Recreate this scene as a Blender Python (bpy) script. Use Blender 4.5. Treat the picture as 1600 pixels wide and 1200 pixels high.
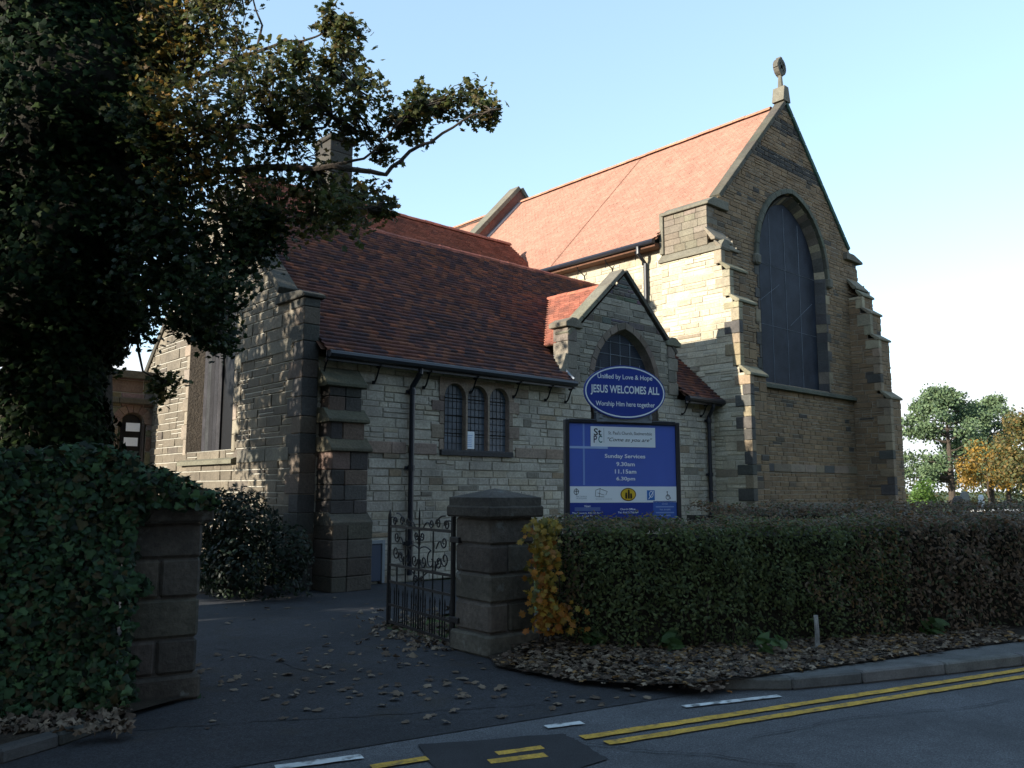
import bpy, bmesh, math, random
import numpy as np
from mathutils import Vector, Matrix
R = math.radians
rng = random.Random(7)
nr = np.random.default_rng(7)
scene = bpy.context.scene
for o in list(bpy.data.objects):
    bpy.data.objects.remove(o)
COL = scene.collection

# ------------------------------------------------------------------ camera
YAW, PITCH, ROLL, FPX, EYE = R(47.76), R(7.26), R(0.09), 1290.0, 1.65
fw = Vector((math.cos(YAW)*math.cos(PITCH), math.sin(YAW)*math.cos(PITCH), math.sin(PITCH)))
rt = Vector((math.sin(YAW), -math.cos(YAW), 0)); up = rt.cross(fw)
r2 = rt*math.cos(ROLL) + up*math.sin(ROLL); u2 = up*math.cos(ROLL) - rt*math.sin(ROLL)
cam = bpy.data.cameras.new('camera')
cam.sensor_width = 36; cam.lens = FPX/1600*36; cam.clip_start = .1; cam.clip_end = 2000
camo = bpy.data.objects.new('camera', cam); COL.objects.link(camo)
m = Matrix((r2, u2, -fw)).transposed().to_4x4(); m.translation = (0, 0, EYE)
camo.matrix_world = m
scene.camera = camo

# ------------------------------------------------------------------ sky, sun, exposure
SUN_EL, SUN_DELTA = R(15.7), R(8.8)
sdir = Vector((-math.cos(SUN_DELTA)*math.cos(SUN_EL), math.sin(SUN_DELTA)*math.cos(SUN_EL), math.sin(SUN_EL)))
world = bpy.data.worlds.new('World'); scene.world = world; world.use_nodes = True
wn, wl = world.node_tree.nodes, world.node_tree.links
wn.clear()
sky = wn.new('ShaderNodeTexSky'); sky.sky_type = 'NISHITA'; sky.sun_disc = False
sky.sun_elevation = SUN_EL; sky.sun_rotation = math.atan2(sdir.x, sdir.y) % (2*math.pi)
sky.altitude = 50; sky.air_density = .85; sky.dust_density = 0.2; sky.ozone_density = 0.35
tc = wn.new('ShaderNodeTexCoord')
mp = wn.new('ShaderNodeMapping'); mp.inputs['Scale'].default_value = (1, 1, 3.2); mp.inputs['Location'].default_value = (0.35, 0.2, 0)
nz = wn.new('ShaderNodeTexNoise'); nz.inputs['Scale'].default_value = 1.7; nz.inputs['Detail'].default_value = 7; nz.inputs['Roughness'].default_value = .55
sx = wn.new('ShaderNodeSeparateXYZ')
band = wn.new('ShaderNodeMapRange'); band.inputs[1].default_value = .08; band.inputs[2].default_value = .30; band.inputs[3].default_value = .34; band.inputs[4].default_value = -.2
add = wn.new('ShaderNodeMath'); add.operation = 'ADD'
ramp = wn.new('ShaderNodeMapRange'); ramp.interpolation_type = 'SMOOTHSTEP'
ramp.inputs[1].default_value = .57; ramp.inputs[2].default_value = .76
mix = wn.new('ShaderNodeMixRGB'); mix.inputs['Color2'].default_value = (2.7, 2.85, 3.0, 1)
bg = wn.new('ShaderNodeBackground'); bg.inputs['Strength'].default_value = .14
wo = wn.new('ShaderNodeOutputWorld')
wl.new(tc.outputs['Generated'], mp.inputs['Vector']); wl.new(mp.outputs[0], nz.inputs['Vector'])
wl.new(tc.outputs['Generated'], sx.inputs[0]); wl.new(sx.outputs['Z'], band.inputs[0])
wl.new(nz.outputs['Fac'], add.inputs[0]); wl.new(band.outputs[0], add.inputs[1])
wl.new(add.outputs[0], ramp.inputs[0]); wl.new(ramp.outputs[0], mix.inputs['Fac'])
veil = wn.new('ShaderNodeMixRGB'); veil.inputs['Fac'].default_value = .45; veil.inputs['Color2'].default_value = (1.30, 1.97, 2.5, 1)   # thin even haze
wl.new(sky.outputs[0], veil.inputs['Color1']); wl.new(veil.outputs[0], mix.inputs['Color1']); wl.new(mix.outputs[0], bg.inputs['Color']); wl.new(bg.outputs[0], wo.inputs['Surface'])
sun = bpy.data.lights.new('sun', 'SUN'); sun.energy = 3.4; sun.angle = R(.5); sun.color = (1, .93, .80)
suno = bpy.data.objects.new('sun', sun); COL.objects.link(suno)
suno.rotation_euler = sdir.to_track_quat('Z', 'Y').to_euler()
scene.view_settings.view_transform = 'Standard'; scene.view_settings.look = 'None'
scene.view_settings.gamma = 1; scene.view_settings.use_curve_mapping = False
scene.view_settings.exposure = 1.68

# ------------------------------------------------------------------ helpers
def ray(px, py):
    d = r2*((px-800)/FPX) - u2*((py-600)/FPX) + fw
    return d
def at(px, py, depth):            # a point of the place seen from the eye at a given distance ahead
    return Vector((0, 0, EYE)) + ray(px, py)*depth
def ground(px, py, z=0.0):
    d = ray(px, py); return Vector((0, 0, EYE)) + d*((z-EYE)/d.z)
def on_y(px, py, y):
    d = ray(px, py); return Vector((0, 0, EYE)) + d*(y/d.y)

def tag(o, label=None, cat=None, group=None, kind=None):
    if label: o['label'] = label
    if cat: o['category'] = cat
    if group: o['group'] = group
    if kind: o['kind'] = kind
    return o
def empty(name, loc=(0, 0, 0), rz=0.0):
    o = bpy.data.objects.new(name, None); COL.objects.link(o)
    o.location = loc; o.rotation_euler = (0, 0, rz); return o
def link(name, me, mat, parent=None):
    o = bpy.data.objects.new(name, me); COL.objects.link(o)
    if mat and not me.materials: me.materials.append(mat)
    if parent: o.parent = parent
    return o

class MB:
    """collects polygons with a colour per face"""
    def __init__(s): s.v = []; s.f = []; s.c = []
    def poly(s, pts, col=(.5, .5, .5)):
        n = len(s.v); s.v.extend([tuple(p) for p in pts]); s.f.append(tuple(range(n, n+len(pts)))); s.c.append(col)
    def mesh(s, vs, fs, col=(.5, .5, .5)):
        n = len(s.v); s.v.extend([tuple(p) for p in vs])
        for f in fs: s.f.append(tuple(i+n for i in f)); s.c.append(col)
    def box(s, x0, x1, y0, y1, z0, z1, col=(.5, .5, .5)):
        s.mesh([(x0,y0,z0),(x1,y0,z0),(x1,y1,z0),(x0,y1,z0),(x0,y0,z1),(x1,y0,z1),(x1,y1,z1),(x0,y1,z1)],
               [(3,2,1,0),(4,5,6,7),(0,1,5,4),(1,2,6,5),(2,3,7,6),(3,0,4,7)], col)
    def prism(s, prof, axis, a, b, col=(.5, .5, .5)):
        """profile of 2-D points extruded along axis 0 (x; profile y,z), 1 (y; profile x,z) or 2 (z; profile x,y)"""
        def P(p, t):
            return [(t, p[0], p[1]), (p[0], t, p[1]), (p[0], p[1], t)][axis]
        n = len(prof); vs = [P(p, a) for p in prof] + [P(p, b) for p in prof]
        fs = [tuple(range(n)), tuple(range(2*n-1, n-1, -1))] + [(i, i+n, (i+1) % n+n, (i+1) % n) for i in range(n)]
        s.mesh(vs, fs, col)
    def tube(s, pts, r, n=6, col=(.5, .5, .5), cap=True):
        pts = [Vector(p) for p in pts]; rs = r if isinstance(r, (list, tuple)) else [r]*len(pts)
        base = len(s.v); prev = None
        for i, p in enumerate(pts):
            t = (pts[min(i+1, len(pts)-1)] - pts[max(i-1, 0)]); t.normalize()
            if prev is None:
                a = t.cross(Vector((0, 0, 1)))
                if a.length < .1: a = t.cross(Vector((1, 0, 0)))
            else:
                a = prev - t*prev.dot(t)
                if a.length < 1e-4: a = t.orthogonal()
            a.normalize(); prev = a; b = t.cross(a)
            for k in range(n):
                w = 2*math.pi*k/n; q = p + (a*math.cos(w) + b*math.sin(w))*rs[i]; s.v.append(tuple(q))
        for i in range(len(pts)-1):
            for k in range(n):
                s.f.append((base+i*n+k, base+i*n+(k+1) % n, base+(i+1)*n+(k+1) % n, base+(i+1)*n+k)); s.c.append(col)
        if cap:
            s.f.append(tuple(base+k for k in range(n-1, -1, -1))); s.c.append(col)
            e = base+(len(pts)-1)*n; s.f.append(tuple(e+k for k in range(n))); s.c.append(col)
    def me(s, name, fix=True, smooth=False):
        me = bpy.data.meshes.new(name); me.from_pydata(s.v, [], s.f)
        at_ = me.attributes.new('col', 'FLOAT_COLOR', 'FACE')
        arr = np.ones((len(s.f), 4), 'f'); arr[:, :3] = np.array(s.c, 'f').reshape(-1, 3)
        at_.data.foreach_set('color', arr.ravel())
        if fix:
            bm = bmesh.new(); bm.from_mesh(me); bmesh.ops.recalc_face_normals(bm, faces=bm.faces); bm.to_mesh(me); bm.free()
        if smooth: me.polygons.foreach_set('use_smooth', [True]*len(me.polygons))
        return me
    def obj(s, name, mat, parent=None, fix=True, smooth=False):
        return link(name, s.me(name, fix, smooth), mat, parent)

def bevel_mesh(me, w):
    bm = bmesh.new(); bm.from_mesh(me)
    bmesh.ops.bevel(bm, geom=bm.edges[:], offset=w, segments=1, affect='EDGES', profile=.5)
    bm.to_mesh(me); bm.free()
    return me
def bbox(name, mat, parent, x0, x1, y0, y1, z0, z1, col, bev=.012, jit=0.0):
    b = MB(); b.box(x0, x1, y0, y1, z0, z1, col); me = b.me(name)
    if jit:
        for v in me.vertices: v.co += Vector((rng.uniform(-jit, jit), rng.uniform(-jit, jit), rng.uniform(-jit, jit)))
    bevel_mesh(me, bev)
    return link(name, me, mat, parent)
def bprism(name, mat, parent, prof, axis, a, b_, col, bev=.012):
    b = MB(); b.prism(prof, axis, a, b_, col); me = b.me(name)
    if bev: bevel_mesh(me, bev)
    return link(name, me, mat, parent)

def arrays_mesh(name, verts, tris, cols):
    """big triangle mesh from numpy arrays, a colour per face"""
    me = bpy.data.meshes.new(name); nv, nf = len(verts), len(tris)
    me.vertices.add(nv); me.vertices.foreach_set('co', np.asarray(verts, 'f').ravel())
    me.loops.add(nf*3); me.loops.foreach_set('vertex_index', np.asarray(tris, 'i').ravel())
    me.polygons.add(nf); me.polygons.foreach_set('loop_start', np.arange(0, nf*3, 3, dtype='i'))
    at_ = me.attributes.new('col', 'FLOAT_COLOR', 'FACE')
    a = np.ones((nf, 4), 'f'); a[:, :3] = cols; at_.data.foreach_set('color', a.ravel())
    me.update(calc_edges=True); return me

# ------------------------------------------------------------------ materials
def nodes(name):
    mt = bpy.data.materials.new(name); mt.use_nodes = True
    nt = mt.node_tree; nt.nodes.clear(); out = nt.nodes.new('ShaderNodeOutputMaterial')
    return mt, nt.nodes, nt.links, out
def noise(N, L, vec, scale, detail=5, rough=.55):
    n = N.new('ShaderNodeTexNoise'); n.inputs['Scale'].default_value = scale; n.inputs['Detail'].default_value = detail; n.inputs['Roughness'].default_value = rough
    L.new(vec, n.inputs['Vector']); return n
def mrange(N, L, src, a, b, c, d):
    q = N.new('ShaderNodeMapRange'); q.inputs[1].default_value = a; q.inputs[2].default_value = b; q.inputs[3].default_value = c; q.inputs[4].default_value = d
    L.new(src, q.inputs[0]); return q
def mat_surface(name, rough=.85, base=None, mottle=((9, .75, 1.25), (45, .85, 1.15)), bump=.4, bscale=60, dirt=None, spec=.3, metal=0.0, bdist=.01):
    """colour from the face attribute 'col' (or a fixed base), mottled by noise in world space"""
    mt, N, L, out = nodes(name)
    g = N.new('ShaderNodeNewGeometry'); vec = g.outputs['Position']
    p = N.new('ShaderNodeBsdfPrincipled'); p.inputs['Roughness'].default_value = rough; p.inputs['Metallic'].default_value = metal
    p.inputs['Specular IOR Level'].default_value = spec
    if base is None:
        a = N.new('ShaderNodeAttribute'); a.attribute_name = 'col'; c = a.outputs['Color']
    else:
        a = N.new('ShaderNodeRGB'); a.outputs[0].default_value = (*base, 1); c = a.outputs[0]
    for sc, lo, hi in mottle:
        n = noise(N, L, vec, sc); q = mrange(N, L, n.outputs['Fac'], .3, .7, lo, hi)
        mx = N.new('ShaderNodeMixRGB'); mx.blend_type = 'MULTIPLY'; mx.inputs['Fac'].default_value = 1
        L.new(c, mx.inputs['Color1']); L.new(q.outputs[0], mx.inputs['Color2']); c = mx.outputs[0]
    if dirt:
        for (sc, lo, hi, dc, amt) in dirt:
            n = noise(N, L, vec, sc, 6, .6); q = mrange(N, L, n.outputs['Fac'], lo, hi, 0, amt)
            mx = N.new('ShaderNodeMixRGB'); mx.inputs['Color2'].default_value = (*dc, 1)
            L.new(q.outputs[0], mx.inputs['Fac']); L.new(c, mx.inputs['Color1']); c = mx.outputs[0]
    L.new(c, p.inputs['Base Color'])
    if bump:
        n = noise(N, L, vec, bscale, 6, .65); b = N.new('ShaderNodeBump'); b.inputs['Strength'].default_value = bump; b.inputs['Distance'].default_value = bdist
        L.new(n.outputs['Fac'], b.inputs['Height']); L.new(b.outputs[0], p.inputs['Normal'])
    L.new(p.outputs[0], out.inputs['Surface']); return mt
def mat_leaf(name, trans=.35, rough=.5, spec=.35):
    mt, N, L, out = nodes(name)
    a = N.new('ShaderNodeAttribute'); a.attribute_name = 'col'
    p = N.new('ShaderNodeBsdfPrincipled'); p.inputs['Roughness'].default_value = rough; p.inputs['Specular IOR Level'].default_value = spec
    t = N.new('ShaderNodeBsdfTranslucent'); mx = N.new('ShaderNodeMixShader'); mx.inputs[0].default_value = trans
    g = N.new('ShaderNodeNewGeometry'); n = noise(N, L, g.outputs['Position'], 14, 3); q = mrange(N, L, n.outputs['Fac'], .3, .7, .75, 1.25)
    m2 = N.new('ShaderNodeMixRGB'); m2.blend_type = 'MULTIPLY'; m2.inputs['Fac'].default_value = 1
    L.new(a.outputs['Color'], m2.inputs['Color1']); L.new(q.outputs[0], m2.inputs['Color2'])
    L.new(m2.outputs[0], p.inputs['Base Color']); L.new(m2.outputs[0], t.inputs['Color'])
    L.new(p.outputs[0], mx.inputs[1]); L.new(t.outputs[0], mx.inputs[2]); L.new(mx.outputs[0], out.inputs['Surface']); return mt
SOOT = (.035, .032, .03)
M = {}
M['stone'] = mat_surface('sandstone', .9, None, ((3, .82, 1.15), (22, .8, 1.2), (90, .85, 1.15)), .75, 26, ((.9, .52, .72, SOOT, .35), (6, .58, .75, SOOT, .4)), bdist=.022)
M['pillar'] = mat_surface('gate_stone', .9, None, ((2.5, .7, 1.25), (20, .75, 1.25)), .7, 24, ((1.6, .5, .75, (.02, .018, .017), .6), (5, .62, .7, (.15, .165, .16), .6)), bdist=.02)
M['mortar'] = mat_surface('mortar', .95, None, ((5, .8, 1.15), (60, .85, 1.15)), .4, 120)
M['tile'] = mat_surface('clay_tile', .8, None, ((2.2, .8, 1.15), (30, .75, 1.25)), .3, 90, ((1.3, .5, .75, (.045, .035, .035), .55),), spec=.25)
M['newtile'] = mat_surface('new_clay_tile', .8, None, ((1.5, .9, 1.1), (30, .85, 1.15)), .3, 90, spec=.25)
M['iron'] = mat_surface('painted_iron', .5, (.007, .007, .008), ((12, .8, 1.3),), .2, 120, ((18, .66, .8, (.03, .016, .01), .4),), spec=.25)
M['pipe'] = mat_surface('painted_pipe', .4, (.012, .013, .02), ((8, .8, 1.25),), .1, 80, spec=.5)
M['lead'] = mat_surface('lead', .55, (.22, .24, .27), ((8, .8, 1.2),), .3, 40, metal=.3)
M['timber'] = mat_surface('timber', .8, (.10, .045, .025), ((10, .7, 1.3),), .3, 60)
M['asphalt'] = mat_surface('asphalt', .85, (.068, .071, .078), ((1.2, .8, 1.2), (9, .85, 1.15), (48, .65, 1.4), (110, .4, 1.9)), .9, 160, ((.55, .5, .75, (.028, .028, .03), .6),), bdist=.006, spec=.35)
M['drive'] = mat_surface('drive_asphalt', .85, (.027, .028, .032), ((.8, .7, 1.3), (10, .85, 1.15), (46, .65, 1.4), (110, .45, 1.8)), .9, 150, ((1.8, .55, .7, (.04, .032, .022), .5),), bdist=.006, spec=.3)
M['patch'] = mat_surface('tarmac_patch', .85, (.026, .026, .029), ((3, .85, 1.2), (150, .6, 1.5)), .6, 220, bdist=.005)
M['kerb'] = mat_surface('kerb_concrete', .9, None, ((4, .8, 1.2), (60, .8, 1.2)), .5, 120, ((2.5, .5, .7, (.05, .05, .045), .6),))
M['yellow'] = mat_surface('yellow_paint', .7, (.60, .36, .05), ((5, .7, 1.15), (60, .65, 1.2)), .3, 160, ((14, .52, .68, (.08, .07, .06), .7),))
M['white'] = mat_surface('white_road_paint', .7, (.6, .62, .62), ((5, .8, 1.15),), .3, 160, ((10, .48, .62, (.07, .07, .07), .85),))
M['soil'] = mat_surface('soil', .95, (.035, .026, .018), ((4, .6, 1.4), (40, .7, 1.4)), .9, 50, bdist=.03)
M['grass_ground'] = mat_surface('grass_ground', .95, (.06, .085, .025), ((.6, .7, 1.3), (20, .7, 1.3)), .8, 40, ((.4, .5, .65, (.10, .07, .03), .6),), bdist=.03)
M['bark'] = mat_surface('bark', .9, (.055, .042, .032), ((8, .6, 1.4), (40, .7, 1.3)), .9, 30, bdist=.02)
M['core'] = mat_surface('dark_core', .95, (.022, .02, .014), ((12, .5, 1.6),), .9, 30, bdist=.03)  # dark filling behind foliage, stands in for the shade inside it
M['leaf'] = mat_leaf('leaf', .45); M['ivy'] = mat_leaf('ivy_leaf', .12, .42, .16); M['dry'] = mat_leaf('dry_leaf', .12, .7, .2); M['tree_ivy'] = mat_leaf('tree_ivy_leaf', .12, .6, .06); M['needle'] = mat_leaf('needle', .2, .6)
M['board_paint'] = mat_surface('sign_enamel', .4, None, ((2, .95, 1.05),), 0, spec=.4)
M['ink'] = mat_surface('sign_print', .5, None, (), 0, spec=.3)
M['paper'] = mat_surface('paper', .8, (.75, .77, .8), ((20, .95, 1.03),), 0)
M['plank'] = mat_surface('weathered_plank', .9, None, ((4, .7, 1.3), (30, .75, 1.25)), .5, 60)
def mat_glass(name, base, rough, spec=.5, mesh=False):
    mt, N, L, out = nodes(name); p = N.new('ShaderNodeBsdfPrincipled')
    p.inputs['Roughness'].default_value = rough; p.inputs['Specular IOR Level'].default_value = spec
    g = N.new('ShaderNodeNewGeometry'); n = noise(N, L, g.outputs['Position'], 2.2, 5, .6); q = mrange(N, L, n.outputs['Fac'], .3, .7, .65, 1.4)
    mx = N.new('ShaderNodeMixRGB'); mx.blend_type = 'MULTIPLY'; mx.inputs['Fac'].default_value = 1; mx.inputs['Color1'].default_value = (*base, 1)
    L.new(q.outputs[0], mx.inputs['Color2']); L.new(mx.outputs[0], p.inputs['Base Color'])
    if mesh:
        w = N.new('ShaderNodeTexWave'); w.bands_direction = 'Z'; w.inputs['Scale'].default_value = 7; w.inputs['Distortion'].default_value = 1.5; w.inputs['Detail'].default_value = 2; L.new(g.outputs['Position'], w.inputs['Vector'])
        qq = mrange(N, L, w.outputs['Fac'], 0, 1, .8, 1.2); m3 = N.new('ShaderNodeMixRGB'); m3.blend_type = 'MULTIPLY'; m3.inputs['Fac'].default_value = 1; L.new(mx.outputs[0], m3.inputs['Color1']); L.new(qq.outputs[0], m3.inputs['Color2']); L.new(m3.outputs[0], p.inputs['Base Color'])
    n2 = noise(N, L, g.outputs['Position'], 6, 3); b = N.new('ShaderNodeBump'); b.inputs['Strength'].default_value = .25; b.inputs['Distance'].default_value = .01
    L.new(n2.outputs['Fac'], b.inputs['Height']); L.new(b.outputs[0], p.inputs['Normal']); L.new(p.outputs[0], out.inputs['Surface']); return mt
M['glass'] = mat_glass('leaded_glass', (.075, .09, .11), .25, .3)
M['guard'] = mat_glass('window_guard', (.024, .028, .038), .5, .06, True)

def jcol(c, v=.12, h=.04):
    k = 1 + rng.uniform(-v, v)
    return tuple(max(.004, x*k*(1+rng.uniform(-h, h))) for x in c)
STONE_ID = [0]

# ================================================================== large structure: ground, road, pavement
def sheet(name, pts, z, mat, kind='structure', parent=None):
    b = MB(); b.poly([(p[0], p[1], z) for p in pts]); o = b.obj(name, mat, parent, fix=False)
    if kind and not parent: o['kind'] = kind
    return o
sheet('ground', [(-400, -400), (600, -400), (600, 600), (-400, 600)], -.03, M['grass_ground'])
RD = Vector((math.cos(R(-15.7)), math.sin(R(-15.7)), 0)); RN = Vector((-RD.y, RD.x, 0))   # along the road, towards the church
YO = Vector((4.21, 3.99, 0))                                  # start of the outer yellow line
def rd(a, b, z=0): return YO + RD*a + RN*b + Vector((0, 0, z))
road = sheet('road', [rd(-90, -7.5), rd(140, -7.5), rd(140, .62), rd(2.6, .62), rd(-1.2, .9), rd(-90, .9)], 0, M['asphalt'])
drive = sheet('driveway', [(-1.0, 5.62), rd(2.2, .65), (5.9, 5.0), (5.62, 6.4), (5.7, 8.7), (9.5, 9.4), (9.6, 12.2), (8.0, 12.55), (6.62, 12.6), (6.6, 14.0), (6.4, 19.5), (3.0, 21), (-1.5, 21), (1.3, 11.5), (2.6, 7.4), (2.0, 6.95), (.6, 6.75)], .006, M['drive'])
def strip(name, a0, a1, b, w, mat, z=.010, wob=.006):
    q = MB(); n = max(2, int((a1-a0)/.12)); e0 = [rd(a0+(a1-a0)*i/n, b-w/2+rng.uniform(-wob, wob), z) for i in range(n+1)]; e1 = [rd(a0+(a1-a0)*i/n, b+w/2+rng.uniform(-wob, wob), z) for i in range(n+1)]
    for i in range(n): q.poly([e0[i], e0[i+1], e1[i+1], e1[i]])
    return q.obj(name, mat, road, fix=False)
strip('yellow_line', .02, 90, -.04, .085, M['yellow']); strip('yellow_line', .1, 90, -.215, .085, M['yellow'])
def strip2(name, p, q, w, mat, z):
    p, q = Vector(p), Vector(q); d = (q-p).normalized(); n = Vector((-d.y, d.x, 0))*w/2; b = MB(); k = max(2, int((q-p).length/.08))
    P = [p+(q-p)*i/k for i in range(k+1)]; J = [rng.uniform(.88, 1.1) for _ in P]
    for i in range(k): b.poly([(*(P[i]-n*J[i]).xy, z), (*(P[i+1]-n*J[i+1]).xy, z), (*(P[i+1]+n*J[i+1]).xy, z), (*(P[i]+n*J[i]).xy, z)])
    return b.obj(name, mat, road, fix=False)
strip2('white_line', ground(1068, 1106), ground(1218, 1089), .07, M['white'], .011)
strip2('white_line', ground(853, 1138), ground(910, 1131), .075, M['white'], .011)
strip2('white_line', ground(430, 1202), ground(566, 1184), .085, M['white'], .011)
strip2('white_line', ground(580, 1201), ground(668, 1187), .08, M['yellow'], .011)
pp = [(652, 1163), (880, 1146), (905, 1158), (950, 1186), (860, 1216), (690, 1216)]; pj = []
for (xa, ya), (xb, yb) in zip(pp, pp[1:]+pp[:1]):
    for t in range(8): pj.append((xa+(xb-xa)*t/8+rng.uniform(-2.5, 2.5), ya+(yb-ya)*t/8+rng.uniform(-1.2, 1.2)))
b = MB(); b.poly([ground(x, y, .0085) for x, y in pj]); b.obj('tarmac_patch', M['patch'], road, fix=False)
strip2('worn_yellow_line', ground(776, 1180), ground(848, 1170), .07, M['yellow'], .0115); strip2('worn_yellow_line', ground(764, 1193), ground(853, 1182), .08, M['yellow'], .0115)
def crack(pts, w=.007):
    P = []
    for (xa, ya), (xb, yb) in zip(pts, pts[1:]):
        for t in range(7): P.append(ground(xa+(xb-xa)*t/7+rng.uniform(-5, 5), ya+(yb-ya)*t/7+rng.uniform(-1.5, 1.5), .0135))
    b = MB()
    for a, c in zip(P, P[1:]):
        n = Vector((-(c-a).y, (c-a).x, 0)).normalized()*w*rng.uniform(.4, 1.2); b.poly([a-n, c-n, c+n, a+n])
    b.obj('tarmac_crack', M['patch'], road, fix=False)
crack([(200, 1140), (380, 1128), (560, 1118), (760, 1105), (900, 1098)]); crack([(905, 1158), (1010, 1172), (1120, 1180), (1260, 1196)]); crack([(330, 1010), (420, 1030), (520, 1060)]); crack([(1180, 1150), (1330, 1120), (1500, 1105), (1600, 1090)], .005)
# kerbs: stones along a line that bends into the entrance
def kerb_run(pts, w, h, parent, col=(.115, .115, .112), ln=.9):
    pts = [Vector((p[0], p[1], 0)) for p in pts]
    for i in range(len(pts)-1):
        d = pts[i+1]-pts[i]; L_ = d.length; k = max(1, round(L_/ln)); u = d/L_; n = Vector((-u.y, u.x, 0))
        for j in range(k):
            a = pts[i]+u*(L_*j/k+.006); c = pts[i]+u*(L_*(j+1)/k-.006); q = MB()
            hh = h+rng.uniform(-.006, .006)
            q.mesh([a-n*0, c-n*0, c+n*w, a+n*w, a+Vector((0, 0, hh))+n*.012, c+Vector((0, 0, hh))+n*.012, c+n*w+Vector((0, 0, hh)), a+n*w+Vector((0, 0, hh))],
                   [(3,2,1,0),(4,5,6,7),(0,1,5,4),(1,2,6,5),(2,3,7,6),(3,0,4,7)], jcol(col, .18))
            link('kerb_stone', bevel_mesh(q.me('kerb_stone'), .015), M['kerb'], parent)
kp = [ground(1082, 1079), ground(1130, 1079), ground(1240, 1079), ground(1350, 1069), ground(1480, 1055), ground(1600, 1041)]
kd = (kp[-1]-kp[-2]).normalized(); kp.append(kp[-1]+kd*3); kp.append(kp[-1]+RD*12); 
HB = [(5.9, 6.35), (8.6, 5.35), (11.6, 4.15), (20, 1.7)]               # front foot of the hedge
pave = MB(); inner = [p+Vector((0, 0, .10)) for p in kp]
pave.poly([*[(p.x+.03, p.y+.1, .098) for p in kp], (24, 1.6, .098), (11.6, 4.3, .098), (8.6, 5.5, .098), (6.4, 5.6, .098), (6.0, 4.9, .098)])
pavement = pave.obj('pavement', M['kerb'], fix=False); pavement['kind'] = 'structure'
ca = pavement.data.attributes['col']; ca.data.foreach_set('color', [.12, .12, .118, 1]*len(pavement.data.polygons))
kerb_run(kp, .13, .10, pavement)
lp = [ground(-160, 1232), ground(0, 1197), ground(95, 1168), ground(170, 1140)]
kerb_run(lp, .13, .09, pavement, (.055, .055, .052), .6)
vb = MB(); vb.poly([(*ground(-160, 1225).xy, .07), (*ground(0, 1190).xy, .07), (*ground(95, 1160).xy, .07), (*ground(175, 1132).xy, .05), (2.72, 6.7, .04), (2.2, 7.0, .07), (-3, 8.1, .07)])
verge = vb.obj('verge', M['soil'], fix=False); verge['kind'] = 'structure'
lit_px = [(775, 1040, .03), (840, 1052, .04), (900, 1062, .05), (1000, 1068, .07), (1080, 1068, .112), (1180, 1056, .112), (1350, 1034, .112), (1500, 1012, .112), (1600, 1000, .112)]
lit_edge = [ground(*p) for p in lit_px]; lit_edge.append(lit_edge[-1]+Vector((8, -2.6, 0)))
bedo = MB(); bedo.poly([*lit_edge, (20, 2.5, .112), (12.4, 5.4, .112), (9, 7.0, .112), (6.3, 8.2, .112), (5.85, 7.0, .06)])
bed = bedo.obj('hedge_bed', M['soil'], fix=False); bed['kind'] = 'structure'

# ================================================================== the church
XG, YB, XN, YF = 6.62, 12.5, 18.6, 12.6
church = empty('church', (12, 12.5, 0))
tag(church, 'sandstone church with red clay tile roofs and tall arched gable window', 'church')
church_inv = Matrix.Translation((-12, -12.5, 0))
def cadopt(o, parent=None):          # geometry is written in world coordinates
    if parent is None or parent is church:
        o.parent = church; o.matrix_parent_inverse = church_inv
    else:
        o.parent = parent
    return o
class Frame:
    def __init__(s, O, U, N): s.O, s.U, s.N = Vector(O), Vector(U), Vector(N); s.Z = Vector((0, 0, 1)); s.flip = s.U.cross(s.Z).dot(s.N) < 0
    def P(s, u, z, d=0): return s.O + s.U*u + s.Z*z + s.N*d
def clip(poly, planes):
    for a, b, c in planes:
        out = []
        for i in range(len(poly)):
            p, q = poly[i], poly[(i+1) % len(poly)]; fp, fq = a*p[0]+b*p[1]-c, a*q[0]+b*q[1]-c
            if fp <= 0: out.append(p)
            if fp*fq < 0: t = fp/(fp-fq); out.append((p[0]+t*(q[0]-p[0]), p[1]+t*(q[1]-p[1])))
        poly = out
        if len(poly) < 3: return []
    return poly
STUFF = MB(); N_SINGLE = [0]
def stone_geo(mb, fr, poly, proud, cham, col, back=-.004, jit=.006):
    n = len(poly); cx = sum(p[0] for p in poly)/n; cz = sum(p[1] for p in poly)/n
    w = max(p[0] for p in poly)-min(p[0] for p in poly); h = max(p[1] for p in poly)-min(p[1] for p in poly)
    def sh(p, e): return (cx+(p[0]-cx)*max(.2, 1-2*e/max(w, .01)), cz+(p[1]-cz)*max(.2, 1-2*e/max(h, .01)))
    o = [fr.P(*sh(p, .006), back) for p in poly]; i_ = [fr.P(*sh(p, .006+cham), proud+rng.uniform(-jit, jit)) for p in poly]
    fs = [tuple(range(n, 2*n))] + [(k, (k+1) % n, n+(k+1) % n, n+k) for k in range(n)]
    if fr.flip: fs = [f[::-1] for f in fs]
    mb.mesh(o+i_, fs, col)
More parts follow.
